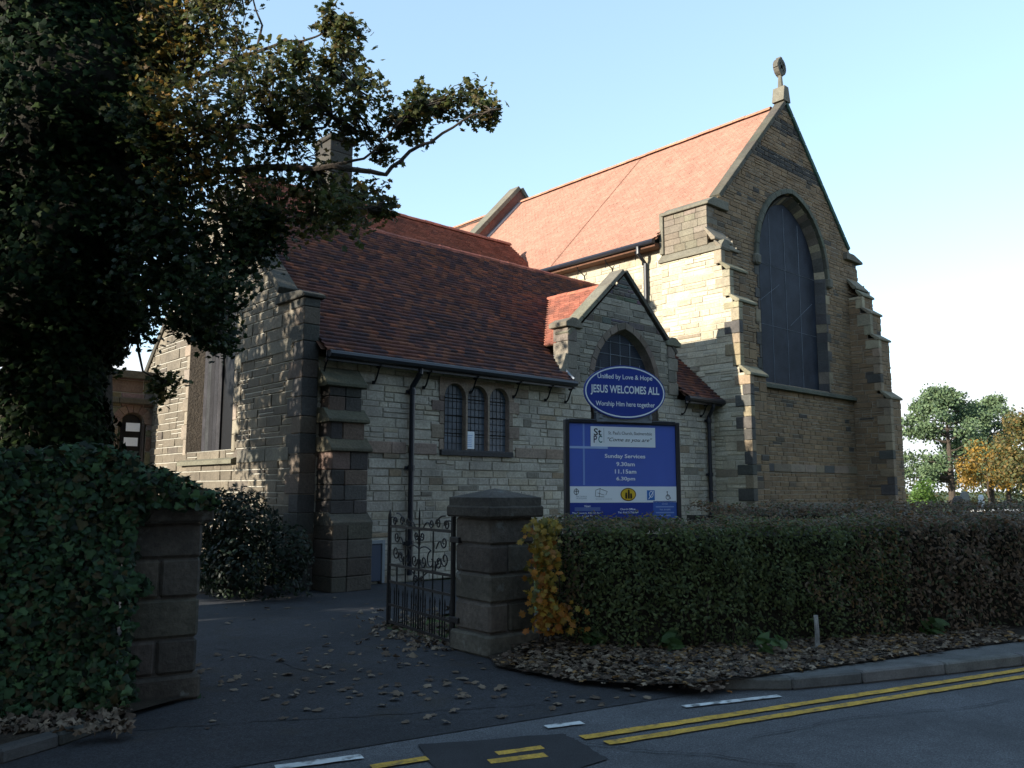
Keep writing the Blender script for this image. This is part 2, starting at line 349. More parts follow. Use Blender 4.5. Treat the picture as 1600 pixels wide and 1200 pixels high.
def lay_wall(name, fr, z0, z1, ext, pal, planes=(), openings=(), ch=(.10, .21), ln=(.18, .6), mortar=(.33, .30, .25), single=None, proud=(.008, .028), seed=1):
    r = random.Random(seed); mb = MB(); z = z0; singles = []
    while z < z1-.02:
        h = r.uniform(*ch)
        if z+h > z1-.06: h = z1-z
        u0, u1 = ext(z+h*.5); iv = [(u0, u1)]
        for op in openings:
            o = op(z+h*.5)
            if o:
                nv = []
                for a, b in iv:
                    if o[1] <= a or o[0] >= b: nv.append((a, b)); continue
                    if o[0] > a: nv.append((a, o[0]))
                    if o[1] < b: nv.append((o[1], b))
                iv = nv
        for a, b in iv:
            q = clip([(a, z), (b, z), (b, z+h), (a, z+h)], planes)
            if not q: continue
            pts = [fr.P(*p) for p in q]; mb.poly(pts[::-1] if fr.flip else pts, mortar)
            x = a
            while x < b-.01:
                l = r.uniform(*ln)*(h/.15)**.4
                if x+l > b-.12: l = b-x
                subs = [(z, z+h)]
                if h > .155 and r.random() < .30: k = z+h*r.uniform(.4, .6); subs = [(z, k), (k, z+h)]
                for s0, s1 in subs:
                    pl = clip([(x, s0), (x+l, s0), (x+l, s1), (x, s1)], planes)
                    if len(pl) < 3: continue
                    ar = abs(sum(pl[i][0]*pl[(i+1) % len(pl)][1]-pl[(i+1) % len(pl)][0]*pl[i][1] for i in range(len(pl))))/2
                    if ar < .002: continue
                    col = pal(x+l/2, (s0+s1)/2, r); pr = r.uniform(*proud)
                    singles.append((ar, pl, pr, col))
                x += l
        z += h
    wall = cadopt(mb.obj(name, M['mortar'], None, fix=False))
    singles.sort(key=lambda t: -t[0])
    for i, (ar, pl, pr, col) in enumerate(singles):
        if single and i < single:
            q = MB(); stone_geo(q, fr, pl, pr, .010, col); o = q.obj('stone', M['stone'], wall, fix=False)
            o.parent = wall
        else: stone_geo(STUFF, fr, pl, pr, .010, col)
    return wall
def block(name, fr, poly, d0, d1, col, parent, cham=.012, mat='stone'):
    """a dressed stone: polygon in the wall's plane, from depth d0 to d1 with a chamfered face"""
    q = MB(); n = len(poly); cx = sum(p[0] for p in poly)/n; cz = sum(p[1] for p in poly)/n
    w = max(p[0] for p in poly)-min(p[0] for p in poly); h = max(p[1] for p in poly)-min(p[1] for p in poly)
    def sh(p, e): return (cx+(p[0]-cx)*max(.2, 1-2*e/max(w, .01)), cz+(p[1]-cz)*max(.2, 1-2*e/max(h, .01)))
    A = [fr.P(*sh(p, .004), d0) for p in poly]; B = [fr.P(*sh(p, .004), d1-cham*.8) for p in poly]; C = [fr.P(*sh(p, .004+cham), d1+rng.uniform(-.002, .002)) for p in poly]
    fs = [tuple(range(2*n, 3*n))] + [(k, (k+1) % n, n+(k+1) % n, n+k) for k in range(n)] + [(n+k, n+(k+1) % n, 2*n+(k+1) % n, 2*n+k) for k in range(n)]
    if fr.flip: fs = [f[::-1] for f in fs]
    q.mesh(A+B+C, fs, col); o = q.obj(name, M[mat], None, fix=False)
    cadopt(o, parent); return o
def arch(c, zs, hw, rise, n=14, t=0.0):
    """points of an arch from left springing over the crown to the right, grown outwards by t"""
    r_ = (rise*rise+hw*hw)/(2*hw); cl = c-hw+r_; a1 = math.acos(min(1, (r_-hw)/r_)); rr = r_+t
    a1 = math.acos((r_-hw)/rr) if t else a1
    L_ = [(cl-rr*math.cos(a1*i/n), zs+rr*math.sin(a1*i/n)) for i in range(n+1)]
    return L_ + [(2*c-p[0], p[1]) for p in L_[-2::-1]]
def arch_open(c, z0, zs, hw, rise, t=0.0):
    r_ = (rise*rise+hw*hw)/(2*hw)
    def f(z):
        if z < z0: return None
        if z <= zs: return (c-hw-t, c+hw+t)
        q = (r_+t)**2-(z-zs)**2
        if q <= 0: return None
        w = math.sqrt(q)-(r_-hw)
        return (c-w, c+w) if w > 0 else None
    return f
def arch_ring(fr, name, parent, c, zs, hw, rise, t0, t1, d0, d1, n, colf):
    A, B = arch(c, zs, hw, rise, n, t0), arch(c, zs, hw, rise, n, t1)
    for i in range(2*n):
        if len(A) == len(B) == 4*0+2*n+1: block(name, fr, [A[i], A[i+1], B[i+1], B[i]], d0, d1, colf(i), parent)
def outline(c, z0, zs, hw, rise, n=14): return [(c-hw, z0)] + arch(c, zs, hw, rise, n) + [(c+hw, z0)]
def reveal(fr, name, parent, out, inn, d0, d1, col):
    q = MB()
    for i in range(len(out)-1): q.poly([fr.P(*out[i], d0), fr.P(*out[i+1], d0), fr.P(*inn[i+1], d1), fr.P(*inn[i], d1)], jcol(col, .15))
    o = q.obj(name, M['stone'], None, fix=False); cadopt(o, parent); return o
def pane(fr, name, parent, out, d, mat):
    q = MB(); q.poly([fr.P(*p, d) for p in out]); o = q.obj(name, M[mat], None, fix=False); cadopt(o, parent); return o
def bars(fr, name, parent, segs, d, w, th, mat):
    for (a, b_) in segs:
        A, B = fr.P(*a, d), fr.P(*b_, d); q = MB(); q.tube([A, B], w, 4); o = q.obj(name, M[mat], None, fix=False); cadopt(o, parent)
def group_empty(name):
    e = empty(name, (0, 0, 0)); cadopt(e); e.matrix_parent_inverse = church_inv; return e

# palettes (real stone colours)
def pal_front(u, z, r):
    c = r.choice([(.41,.36,.295), (.39,.345,.285), (.43,.38,.305), (.37,.325,.27), (.405,.345,.26)])
    if r.random() < .06: c = r.choice([(.24,.185,.13), (.20,.175,.14), (.30,.225,.15)])
    k = r.uniform(.92, 1.07); return tuple(x*k for x in c)
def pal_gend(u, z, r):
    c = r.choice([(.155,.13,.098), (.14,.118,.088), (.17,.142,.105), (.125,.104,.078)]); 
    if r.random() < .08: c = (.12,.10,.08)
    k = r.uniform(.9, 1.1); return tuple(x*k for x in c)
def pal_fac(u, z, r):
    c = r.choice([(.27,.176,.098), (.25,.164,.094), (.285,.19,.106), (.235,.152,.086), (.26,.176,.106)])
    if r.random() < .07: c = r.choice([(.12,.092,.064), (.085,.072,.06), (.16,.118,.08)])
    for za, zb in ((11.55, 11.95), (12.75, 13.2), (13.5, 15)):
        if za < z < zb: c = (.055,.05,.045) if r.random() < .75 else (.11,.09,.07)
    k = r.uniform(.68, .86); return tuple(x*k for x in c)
def pal_side(u, z, r):
    c = r.choice([(.45,.39,.28), (.48,.415,.30), (.42,.355,.25), (.46,.41,.31)])
    if r.random() < .03: c = (.26,.21,.15)
    k = r.uniform(.88, 1.1); return tuple(x*k for x in c)
DARK = (.075, .068, .06); ASH = (.24, .205, .155); PINK = (.26, .195, .15); MOSS = (.092, .080, .056); LEDGE = (.155, .14, .105)

FRONT = Frame((0, YB, 0), (1, 0, 0), (0, -1, 0)); GEND = Frame((XG, 0, 0), (0, 1, 0), (-1, 0, 0))
FAC = Frame((0, YF, 0), (1, 0, 0), (0, -1, 0)); SIDE = Frame((XN+.12, 0, 0), (0, 1, 0), (-1, 0, 0))
YM, ZR, SL = 16.35, 7.72, .923            # vestry ridge and slope
EY, EZ = 12.22, 3.96                       # vestry eave

# --- vestry front wall with the triple window
TW = [(9.845, .26), (10.41, .26), (10.975, .26)]; TZ0, TZS = 2.40, 3.42
GA = (14.95, 3.0, 4.02, 1.14, 1.40)       # gablet window: centre, sill, springing, half width, rise
ops = [lambda z: (9.5, 11.32) if TZ0-.05 < z < 3.70 else None, arch_open(GA[0], GA[1], GA[2], GA[3], GA[4], .08)]
wfront = lay_wall('vestry_front_wall', FRONT, 0, 3.9, lambda z: (XG, XN+.12), pal_front, (), ops, single=230, seed=3)
gab_sl = .92; gpl = [(gab_sl, 1, 6.72+gab_sl*14.95), (-gab_sl, 1, 6.72-gab_sl*14.95)]
def pal_gablet(u, z, r):
    if 5.42 < z < 5.62 or z > 6.1: return tuple(x*r.uniform(.8, 1.2) for x in (.10, .085, .075))
    c = r.choice([(.24,.21,.165), (.20,.18,.145), (.27,.24,.19), (.17,.15,.12)]); k = r.uniform(.85, 1.15); return tuple(x*k for x in c)
FRG = Frame((0, YB-.012, 0), (1, 0, 0), (0, -1, 0))
wgab = lay_wall('gablet_wall', FRG, 3.9, 6.75, lambda z: (12.98, 16.95), pal_gablet, gpl, [arch_open(GA[0], GA[1], GA[2], GA[3], GA[4], .08)], seed=4)
# string course level with the window sill
for a, b_ in ((7.62, 8.4), (8.4, 8.72), (8.86, 9.42), (11.42, 12.3), (12.3, 13.3), (13.3, 13.7)): block('string_course_stone', FRONT, [(a, 2.28), (b_, 2.28), (b_, 2.5), (a, 2.5)], -.02, .036, jcol(PINK, .12), wfront)
# window dressings
for side in (-1, 1):
    z = TZ0-.02; k = 0
    while z < 3.55:
        h = rng.uniform(.20, .30); h = min(h, 3.58-z); wd = .30 if k % 2 else .12
        x0 = 9.585 if side < 0 else 11.24
        poly = [(x0, z), (x0+side*wd, z), (x0+side*wd, z+h), (x0, z+h)]
        if side < 0: poly = [(p[0], p[1]) for p in (poly[1], poly[0], poly[3], poly[2])]
        block('quoin_stone', FRONT, poly, -.1, .034, jcol(PINK if rng.random() < .7 else (.17, .13, .105), .15), wfront); z += h; k += 1
tri = group_empty('triple_window')
# lintel of red stone, pierced by three round heads
q = MB()
xs = [9.46] + sum([[c-h, c+h] for c, h in TW], []) + [11.38]
for i in range(0, len(xs), 2):
    a, b_ = xs[i], xs[i+1]; q.poly([FRONT.P(a, TZ0 if 0 < i < 6 else 3.42, .038), FRONT.P(b_, TZ0 if 0 < i < 6 else 3.42, .038), FRONT.P(b_, 3.78, .038), FRONT.P(a, 3.78, .038)], jcol(PINK, .08))
for c, h in TW:
    A = arch(c, TZS, h, h, 8)
    for i in range(16): q.poly([FRONT.P(*A[i], .038), FRONT.P(A[i][0], 3.78, .038), FRONT.P(A[i+1][0], 3.78, .038), FRONT.P(*A[i+1], .038)], jcol(PINK, .05))
q.poly([FRONT.P(9.46, 3.78, .038), FRONT.P(11.38, 3.78, .038), FRONT.P(11.38, 3.78, -.05), FRONT.P(9.46, 3.78, -.05)], PINK)
o = q.obj('window_surround', M['stone'], None, fix=False); o.parent = tri
for k, (c, h) in enumerate(TW):
    out = outline(c, TZ0, TZS, h, h, 8); inn = outline(c, TZ0, TZS, h-.015, h-.015, 8)
    o = reveal(FRONT, 'window_reveal', tri, out, inn, .038, -.06, PINK)
    gl = pane(FRONT, 'window_pane', tri, inn, -.06, 'glass')
    seg = []
    for j in (-.105, 0, .105): 
        zt = TZS+math.sqrt(max(0, (h-.015)**2-j*j)); seg.append(((c+j, TZ0), (c+j, zt)))
    zz = TZ0+.13
    while zz < TZS+.16:
        w = h-.015 if zz < TZS else math.sqrt(max(0, (h-.015)**2-(zz-TZS)**2)); seg.append(((c-w, zz), (c+w, zz))); zz += .135
    bars(FRONT, 'lead_bar', gl, seg, -.055, .0055, .01, 'iron')
    bars(FRONT, 'saddle_bar', gl, [((c-h+.015, z_), (c+h-.015, z_)) for z_ in (2.72, 3.06, 3.40)], -.05, .009, .01, 'iron')
b = MB(); b.prism([(YB+.18, 2.42), (YB-.05, 2.395), (YB-.07, 2.37), (YB-.07, 2.29), (YB+.1, 2.29)], 0, 9.5, 11.33, (.055, .05, .05)); o = b.obj('window_sill', M['stone']); o.parent = tri
q = MB(); q.box(10.17, 10.38, YB+.030, YB+.036, 2.43, 2.77); no = q.obj('paper_notice', M['paper']); no.parent = tri
q = MB()
for k in range(7): q.poly([(10.18, YB+.028, 2.70-k*.036), (10.34-rng.uniform(0, .05), YB+.028, 2.70-k*.036), (10.34-.02, YB+.028, 2.688-k*.036), (10.18, YB+.028, 2.688-k*.036)], (.25, .35, .6))
o = q.obj('notice_print', M['ink'], None, fix=False); o.parent = no
# small grey cupboard door low in the wall
cup = bbox('cupboard_door', M['board_paint'], None, 7.93, 8.21, YB-.07, YB-.02, .06, .70, (.06, .07, .10), .006); cadopt(cup)
for (a, b_, c, d) in ((7.87, 7.93, .02, .76), (8.21, 8.27, .02, .76), (7.93, 8.21, .70, .76)):
    cadopt(bbox('cupboard_frame', M['board_paint'], None, a, b_, YB-.09, YB-.03, c, d, (.22, .235, .25), .005))
# --- gablet: pointed window, copings, kneelers
gw = group_empty('gablet_window')
out = outline(GA[0], GA[1], GA[2], GA[3], GA[4], 12); inn = outline(GA[0], GA[1], GA[2], GA[3]-.07, GA[4]-.09, 12)
reveal(FRG, 'window_reveal', gw, out, inn, .03, -.16, (.13, .10, .08)); gp = pane(FRG, 'window_pane', gw, inn, -.16, 'guard')
arch_ring(FRG, 'voussoir', gw, GA[0], GA[2], GA[3], GA[4], 0, .17, -.05, .035, 7, lambda i: jcol((.15, .115, .09), .2))
segs = [((GA[0]+j*.36, GA[1]), (GA[0]+j*.36, GA[2]+arch_open(0, 0, 0, 1, 1)(0)[1]*0+[1.28, 1.12, .62][abs(j)])) for j in (-2, -1, 0, 1, 2)]
bars(FRG, 'lead_bar', gp, segs + [((GA[0]-w_, z_), (GA[0]+w_, z_)) for z_, w_ in ((3.4, 1.05), (3.75, 1.05), (4.1, 1.05), (4.45, .98), (4.8, .80), (5.1, .50))], -.15, .008, .01, 'lead')
def coping(parent, x0, z0, x1, z1, ya, yb, th, n, col, name='coping_stone'):
    for i in range(n):
        a, c = i/n, (i+1)/n; g = .004
        p = Vector((x0+(x1-x0)*a, z0+(z1-z0)*a)); q_ = Vector((x0+(x1-x0)*c, z0+(z1-z0)*c)); d = (q_-p).normalized(); nn = Vector((-d.y, d.x))
        if nn.y < 0: nn = -nn
        p += d*g; q_ -= d*g
        prof = [(p.x, p.y), (q_.x, q_.y), (q_.x+nn.x*th, q_.y+nn.y*th), (p.x+nn.x*th, p.y+nn.y*th)]
        o = bprism(name, M['stone'], None, prof, 1, ya, yb, jcol(col, .12), .012); cadopt(o, parent)
coping(None, 13.0, 5.02, 14.95, 6.80, YB-.07, YB+.34, .11, 4, LEDGE); coping(None, 16.9, 5.02, 14.95, 6.80, YB-.07, YB+.34, .11, 4, (.07, .062, .05))
for xa, xb in ((12.86, 13.42), (16.5, 17.06)):
    m_ = (xa+xb)/2; cadopt(bprism('kneeler_stone', M['stone'], None, [(xa, 5.22), (xb, 5.22), (xb, 5.32), (m_+.08, 5.44), (m_-.08, 5.44), (xa, 5.32)], 1, YB-.10, YB+.45, jcol((.16, .145, .11), .1), .012))
for xa, xb, lit in ((12.97, 13.36, 1), (16.58, 16.96, 0)):
    z = 3.98; k = 0
    while z < 5.2:
        h = min(.31, 5.21-z); cadopt(bbox('quoin_stone', M['stone'], None, xa-.012, xb-(.1 if k % 2 else 0), YB-.055, YB+.40, z+.004, z+h-.004, jcol((.17, .145, .115), .22), .01)); z += h; k += 1
cadopt(bprism('kneeler_stone', M['stone'], None, [(12.9, 4.62), (13.0, 4.62), (13.0, 4.1), (12.72, 4.1), (12.70, 4.2), (12.78, 4.3)], 1, YB-.05, YB+.3, (.2, .175, .135), .01))

# --- vestry gable end
YE = 2*YM-YB
gpl2 = [(SL, 1, ZR+.08+SL*YM), (-SL, 1, ZR+.08-SL*YM)]
GW = (16.3, 2.34, 4.7, 1.13, 1.35)
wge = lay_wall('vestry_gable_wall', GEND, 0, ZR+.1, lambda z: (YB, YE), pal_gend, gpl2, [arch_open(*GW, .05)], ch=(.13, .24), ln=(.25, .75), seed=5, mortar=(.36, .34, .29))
ge = group_empty('gable_window')
out = outline(*GW, 12); inn = outline(GW[0], GW[1], GW[2], GW[3]-.12, GW[4]-.12, 12)
reveal(GEND, 'window_reveal', ge, out, inn, .03, -.30, (.11, .093, .072))
gp = pane(GEND, 'window_guard', ge, inn, -.30, 'iron')
for i in range(5):                                    # weathered boards over the far half
    a = 16.42+i*.185; cadopt(bbox('board', M['plank'], None, XG+.255, XG+.285, a, a+.178, 2.36, 5.0, jcol((.022, .022, .024), .4), .004), ge)
for side in (-1, 1):
    z = 2.34; k = 0
    while z < 4.68:
        h = min(rng.uniform(.24, .34), 4.7-z); wd = .30 if k % 2 else .16; a = GW[0]+side*GW[3]; c = a+side*wd
        block('quoin_stone', GEND, [(min(a, c), z), (max(a, c), z), (max(a, c), z+h), (min(a, c), z+h)], -.08, .034, jcol((.24, .20, .15), .15), ge); z += h; k += 1
arch_ring(GEND, 'voussoir', ge, GW[0], GW[2], GW[3], GW[4], 0, .24, -.05, .034, 7, lambda i: jcol((.2, .165, .125), .2))
b = MB(); b.prism([(XG+.3, 2.36), (XG-.12, 2.2), (XG-.12, 2.12), (XG+.05, 2.12)], 1, GW[0]-1.35, GW[0]+1.35, (.15, .14, .10)); cadopt(b.obj('window_sill', M['stone']), ge)
for z, a, b_ in [(2.12, 12.86, 14.9), (4.0, 12.86, 14.9)]:
    x = a
    while x < b_: l = min(rng.uniform(.6, 1.0), b_-x); block('string_course_stone', GEND, [(x, z), (x+l, z), (x+l, z+.24), (x, z+.24)], -.02, .038, jcol((.14, .125, .10), .15), wge); x += l
# corner quoins at the front end of the gable wall
z = 0; k = 0
while z < 4.86:
    h = min(rng.uniform(.26, .36), 4.88-z); lw, sw = (.46, .27) if k % 2 else (.30, .27)
    cadopt(bbox('quoin_stone', M['stone'], None, XG-.036, XG+sw, YB-.036, YB+lw, z+.004, z+h-.004, jcol(DARK if rng.random() < .7 else (.115, .09, .07), .2), .012)); z += h; k += 1
cadopt(bprism('kneeler_stone', M['stone'], None, [(YB-.09, 4.88), (YB+.95, 4.88), (YB+.95, 4.97), (YB+.85, 5.06), (YB+.05, 5.0), (YB-.09, 4.94)], 0, XG-.09, XG+.34, (.055, .05, .04), .012))
bk = MB(); bk.box(XG-.01, XG+.28, YB+.3, YB+1.0, 3.9, 4.9, (.2, .17, .13)); cadopt(bk.obj('parapet_core', M['stone']))
def coping_y(parent, y0, z0, y1, z1, xa, xb, th, n, col):
    for i in range(n):
        p = Vector((y0+(y1-y0)*i/n, z0+(z1-z0)*i/n)); q_ = Vector((y0+(y1-y0)*(i+1)/n, z0+(z1-z0)*(i+1)/n)); d = (q_-p).normalized(); nn = Vector((-d.y, d.x))
        if nn.y < 0: nn = -nn
        p += d*.004; q_ -= d*.004
        cadopt(bprism('coping_stone', M['stone'], parent, [(p.x, p.y), (q_.x, q_.y), (q_.x+nn.x*th, q_.y+nn.y*th), (p.x+nn.x*th, p.y+nn.y*th)], 0, xa, xb, jcol(col, .15), .012), parent)
coping_y(None, YB+.95, ZR+.06-SL*(YM-YB-.95), YM, ZR+.06, XG-.06, XG+.32, .14, 6, (.065, .058, .046)); coping_y(None, YE, ZR+.06-SL*(YE-YM), YM, ZR+.06, XG-.06, XG+.32, .14, 7, (.065, .058, .046))
# front corner buttress in stages
BX0, BX1 = 6.92, 7.62
stages = [(0, 1.10, 11.86, .03), (1.24, 2.28, 12.0, 0), (2.46, 2.78, 12.1, -.02), (2.95, 3.38, 12.2, -.03)]
for z0, z1, yf, gx in stages:
    z = z0; k = 0
    while z < z1-.03:
        h = min(rng.uniform(.22, .31), z1-z)
        if z1-z-h < .1: h = z1-z
        cut = BX0+(BX1-BX0)*rng.choice([.36, .62, .5]); base = z0 == 0
        for a, c in ((BX0-gx, cut), (cut, BX1+gx)):
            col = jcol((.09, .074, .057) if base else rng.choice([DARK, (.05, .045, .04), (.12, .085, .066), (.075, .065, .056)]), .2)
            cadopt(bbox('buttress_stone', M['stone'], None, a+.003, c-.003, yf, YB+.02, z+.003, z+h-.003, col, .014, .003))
        z += h; k += 1
def weather(x0, x1, yf, zf, yb, zb, th, col, over=.06, ov=.05):
    """sloped weathering stone: lip at (yf-over, zf), running up to (yb, zb)"""
    cadopt(bprism('weathering_stone', M['stone'], None, [(yf-over, zf), (yf-over, zf+th), (yb, zb+th), (YB+.03, zb+th), (YB+.03, zf-.01), (yf+.02, zf-.01)], 0, x0-ov, x1+ov, jcol(col, .1), .008))
weather(BX0-.03, BX1+.03, 11.86, 1.06, 12.04, 1.22, .05, (.085, .076, .055), 0, .0)
weather(BX0, BX1, 12.0, 2.27, 12.14, 2.46, .05, MOSS); weather(BX0, BX1, 12.1, 2.76, 12.24, 2.95, .05, MOSS); weather(BX0, BX1, 12.2, 3.37, 12.44, 3.66, .05, (.085, .08, .05))

# --- vestry roof
TILES = []
def tiles(name, O, A, S, la, ls, pal, keep=None, g=.125, w=.172, mat='tile', stuff=True, lift=.05):
    O, A, S = np.array(O, float), np.array(A, float), np.array(S, float); A /= np.linalg.norm(A); S /= np.linalg.norm(S)
    N_ = np.cross(A, S); N_ = N_ if N_[2] > 0 else -N_
    V, T, C = [], [], []; rows, colsn = int(ls/g), int(la/w)+2
    for i in range(rows+1):
        for j in range(-1, colsn):
            a0 = j*w + (w/2 if i % 2 else 0)+.002; a1 = a0+w-.004; s0 = i*g+rng.uniform(-.006, .006); s1 = (i+1)*g+.02
            a0, a1 = max(a0, 0), min(a1, la); s1 = min(s1, ls)
            if a1-a0 < .02 or s0 >= ls-.01: continue
            pm = O+A*(a0+a1)/2+S*(s0+s1)/2
            if keep and not keep(pm): continue
            l0, l1 = lift+rng.uniform(-.004, .006), lift+rng.uniform(-.004, .006); n = len(V)
            V += [O+A*a0+S*s0, O+A*a1+S*s0, O+A*a0+S*s0+N_*l0, O+A*a1+S*s0+N_*l1, O+A*a0+S*s1+N_*.004, O+A*a1+S*s1+N_*.004]
            T += [(n, n+1, n+3), (n, n+3, n+2), (n+2, n+3, n+5), (n+2, n+5, n+4)]; c = pal(a0, s0); C += [c]*4
    me = arrays_mesh(name, np.array(V), np.array(T), np.array(C)); o = link(name, me, M[mat]); o['kind'] = 'stuff'; cadopt(o); return o
def under(name, pts, mat='timber'):
    q = MB(); q.poly(pts); o = q.obj(name, M[mat], None, fix=False); cadopt(o); return o
def pt_old(a, s):
    c = rng.choice([(.125,.054,.046), (.09,.046,.046), (.16,.064,.048), (.07,.041,.046), (.19,.078,.05)])
    if rng.random() < .04: c = (.26, .09, .05)
    k = rng.uniform(.8, 1.15); return tuple(x*k for x in c)
def pt_new(a, s):
    c = rng.choice([(.30,.157,.113), (.285,.148,.106), (.31,.166,.12)]); k = rng.uniform(.93, 1.07); return tuple(x*k for x in c)
def pt_mid(a, s):
    c = rng.choice([(.24,.085,.058), (.20,.075,.052), (.27,.10,.066)]); k = rng.uniform(.85, 1.1); return tuple(x*k for x in c)
ls = math.hypot(YM-EY, ZR-EZ); GRZ, GSL = 6.58, .86
zmain = lambda y: EZ+(y-EY)*SL
def keep_main(p):
    if 12.98 < p[0] < 16.95:
        if p[1] < YB+.35: return False
        if GRZ-GSL*abs(p[0]-14.95) > p[2]+.02: return False
    return True
tiles('roof_tiles', (XG+.26, EY, EZ), (1, 0, 0), (0, 1, SL), XN+.12-XG-.26, ls, pt_old, keep_main)
under('roof_slope', [(XG+.2, EY+.06, EZ+.02), (12.97, EY+.06, EZ+.02), (12.97, YM, ZR-.03), (XG+.2, YM, ZR-.03)]); under('roof_slope', [(16.96, EY+.06, EZ+.02), (XN+.2, EY+.06, EZ+.02), (XN+.2, YM, ZR-.03), (16.96, YM, ZR-.03)])
under('roof_slope', [(12.97, YB+.5, zmain(YB+.5)-.04), (16.96, YB+.5, zmain(YB+.5)-.04), (16.96, YM, ZR-.03), (12.97, YM, ZR-.03)])
under('roof_slope', [(XG+.2, YM, ZR-.01), (XN+.2, YM, ZR-.01), (XN+.2, YE+.2, EZ), (XG+.2, YE+.2, EZ)], 'tile')
def ridge(x0, x1, y, z, r_, col, ln=.33, axis=0, mat='tile'):
    n = int(abs(x1-x0)/ln)
    for i in range(n):
        a, c = x0+(x1-x0)*i/n, x0+(x1-x0)*(i+1)/n-.008; q = MB(); dz = rng.uniform(-.008, .008)
        prof = [(y+r_*math.cos(t)*1.05, z-.03+dz+r_*math.sin(t)) for t in [math.pi*k/6 for k in range(7)]] + [(y-r_*.85*math.cos(t), z-.03+dz+r_*.82*math.sin(t)) for t in [math.pi*k/6 for k in range(7)]]
        q.prism([(p[0], p[1]) for p in prof], axis, a, c, jcol(col, .18)); cadopt(q.obj('ridge_tile', M[mat]))
ridge(XG+.4, XN, YM, ZR, .12, (.32, .10, .065))
# gablet roof
for sgn in (-1, 1):
    e = 1.98; keepg = lambda p: p[2] > zmain(p[1])-.02
    tiles('gablet_tiles', (14.95+sgn*e, YB+.30, GRZ-GSL*e), (0, 1, 0), (-sgn, 0, GSL), 3.0, math.hypot(e, GSL*e), pt_mid, keepg)
    under('gablet_slope', [(14.95+sgn*e, YB+.30, GRZ-GSL*e-.02), (14.95, YB+.30, GRZ-.02), (14.95, 15.06, GRZ-.02), (14.95+sgn*e, 13.26, GRZ-GSL*e-.02)])
ridge(YB+.32, 15.05, 14.95, GRZ, .10, (.34, .115, .07), .34, axis=1)
b = MB(); b.tube([(12.95, YB+.38, zmain(YB+.38)+.03), (12.9, YB-.2, zmain(YB-.2)+.05), (12.92, EY, EZ+.06)], .03, 6); cadopt(b.obj('lead_flashing', M['lead']))
b = MB(); b.box(XN-.06, XN+.1, EY, EY+.01, 0, .01); 
b = MB(); b.prism([(EY, EZ+.02), (YM, ZR+.02), (YM, ZR+.2), (EY, EZ+.16)], 0, XN+.0, XN+.10, (.3, .3, .3)); cadopt(b.obj('lead_flashing', M['lead']))
# --- gutters, brackets, downpipes of the vestry
def gutter(pts, r_, mat='pipe', name='gutter'):
    b = MB(); b.tube(pts, r_, 8); return cadopt(b.obj(name, M[mat], None, smooth=False))
gutter([(XG+.30, EY-.05, EZ-.05), (12.93, EY-.05, EZ-.05)], .065); gutter([(16.98, EY-.05, EZ-.05), (XN-.06, EY-.05, EZ-.05)], .065)
b = MB(); b.box(XG+.28, 12.96, EY+.0, EY+.03, EZ-.16, EZ-.0); cadopt(b.obj('fascia', M['pipe']))
b = MB(); b.box(16.96, XN+.1, EY+.0, EY+.03, EZ-.16, EZ-.0); cadopt(b.obj('fascia', M['pipe']))
b = MB(); b.poly([(XG+.28, EY+.03, EZ-.1), (12.96, EY+.03, EZ-.1), (12.96, YB+.01, EZ-.06), (XG+.28, YB+.01, EZ-.06)]); cadopt(b.obj('soffit', M['timber'], None, fix=False))
for x in (6.93, 7.98, 9.08, 10.21, 11.35, 12.27, 12.88, 17.1, 17.9):
    b = MB(); P = []
    for k in range(11):
        t = k/10; P.append((x, EY-.03+(YB-EY-.0)*t*.95, EZ-.14-.28*t+.05*math.sin(t*math.pi*2)))
    b.tube(P, .017, 5); b.tube([(x, YB-.05, EZ-.40), (x, YB-.05, EZ-.46)], .03, 6); b.tube([(x, EY+.04, EZ-.12), (x, EY+.12, EZ-.17)], .028, 6); cadopt(b.obj('gutter_bracket', M['iron']))
def downpipe(x, y, zt, zb, neck, r_=.052, name='downpipe'):
    b = MB(); b.tube([(x+neck[0], y+neck[1], zt), (x+neck[0], y+neck[1], zt-.12), (x, y, zt-.36), (x, y, zt-.46), (x, y, zb)], r_, 10); 
    o = cadopt(b.obj(name, M['pipe'], None, smooth=False))
    for z in (zt-.46, zt-1.85, zt-3.2):
        if z < zb: break
        b = MB(); b.tube([(x, y, z-.05), (x, y, z+.05)], r_+.018, 10); b.box(x-.1, x+.1, y+.04, y+.07, z-.03, z+.03); c_ = b.obj('pipe_collar', M['pipe']); cadopt(c_, o)
    return o
downpipe(8.78, YB-.11, EZ-.08, .12, (.06, -.16)); downpipe(18.16, YB-.11, EZ-.08, .1, (-.02, -.16))
# --- chimney on the ridge
for i in range(9):
    cadopt(bbox('chimney_stone', M['stone'], None, 8.98-.002*i, 9.55, YM-.35, YM+.35, 7.2+i*.26, 7.2+i*.26+.255, jcol((.06, .053, .044), .2), .012))
cadopt(bbox('chimney_cap', M['stone'], None, 8.91, 9.62, YM-.42, YM+.42, 9.54, 9.66, (.05, .045, .038), .02))

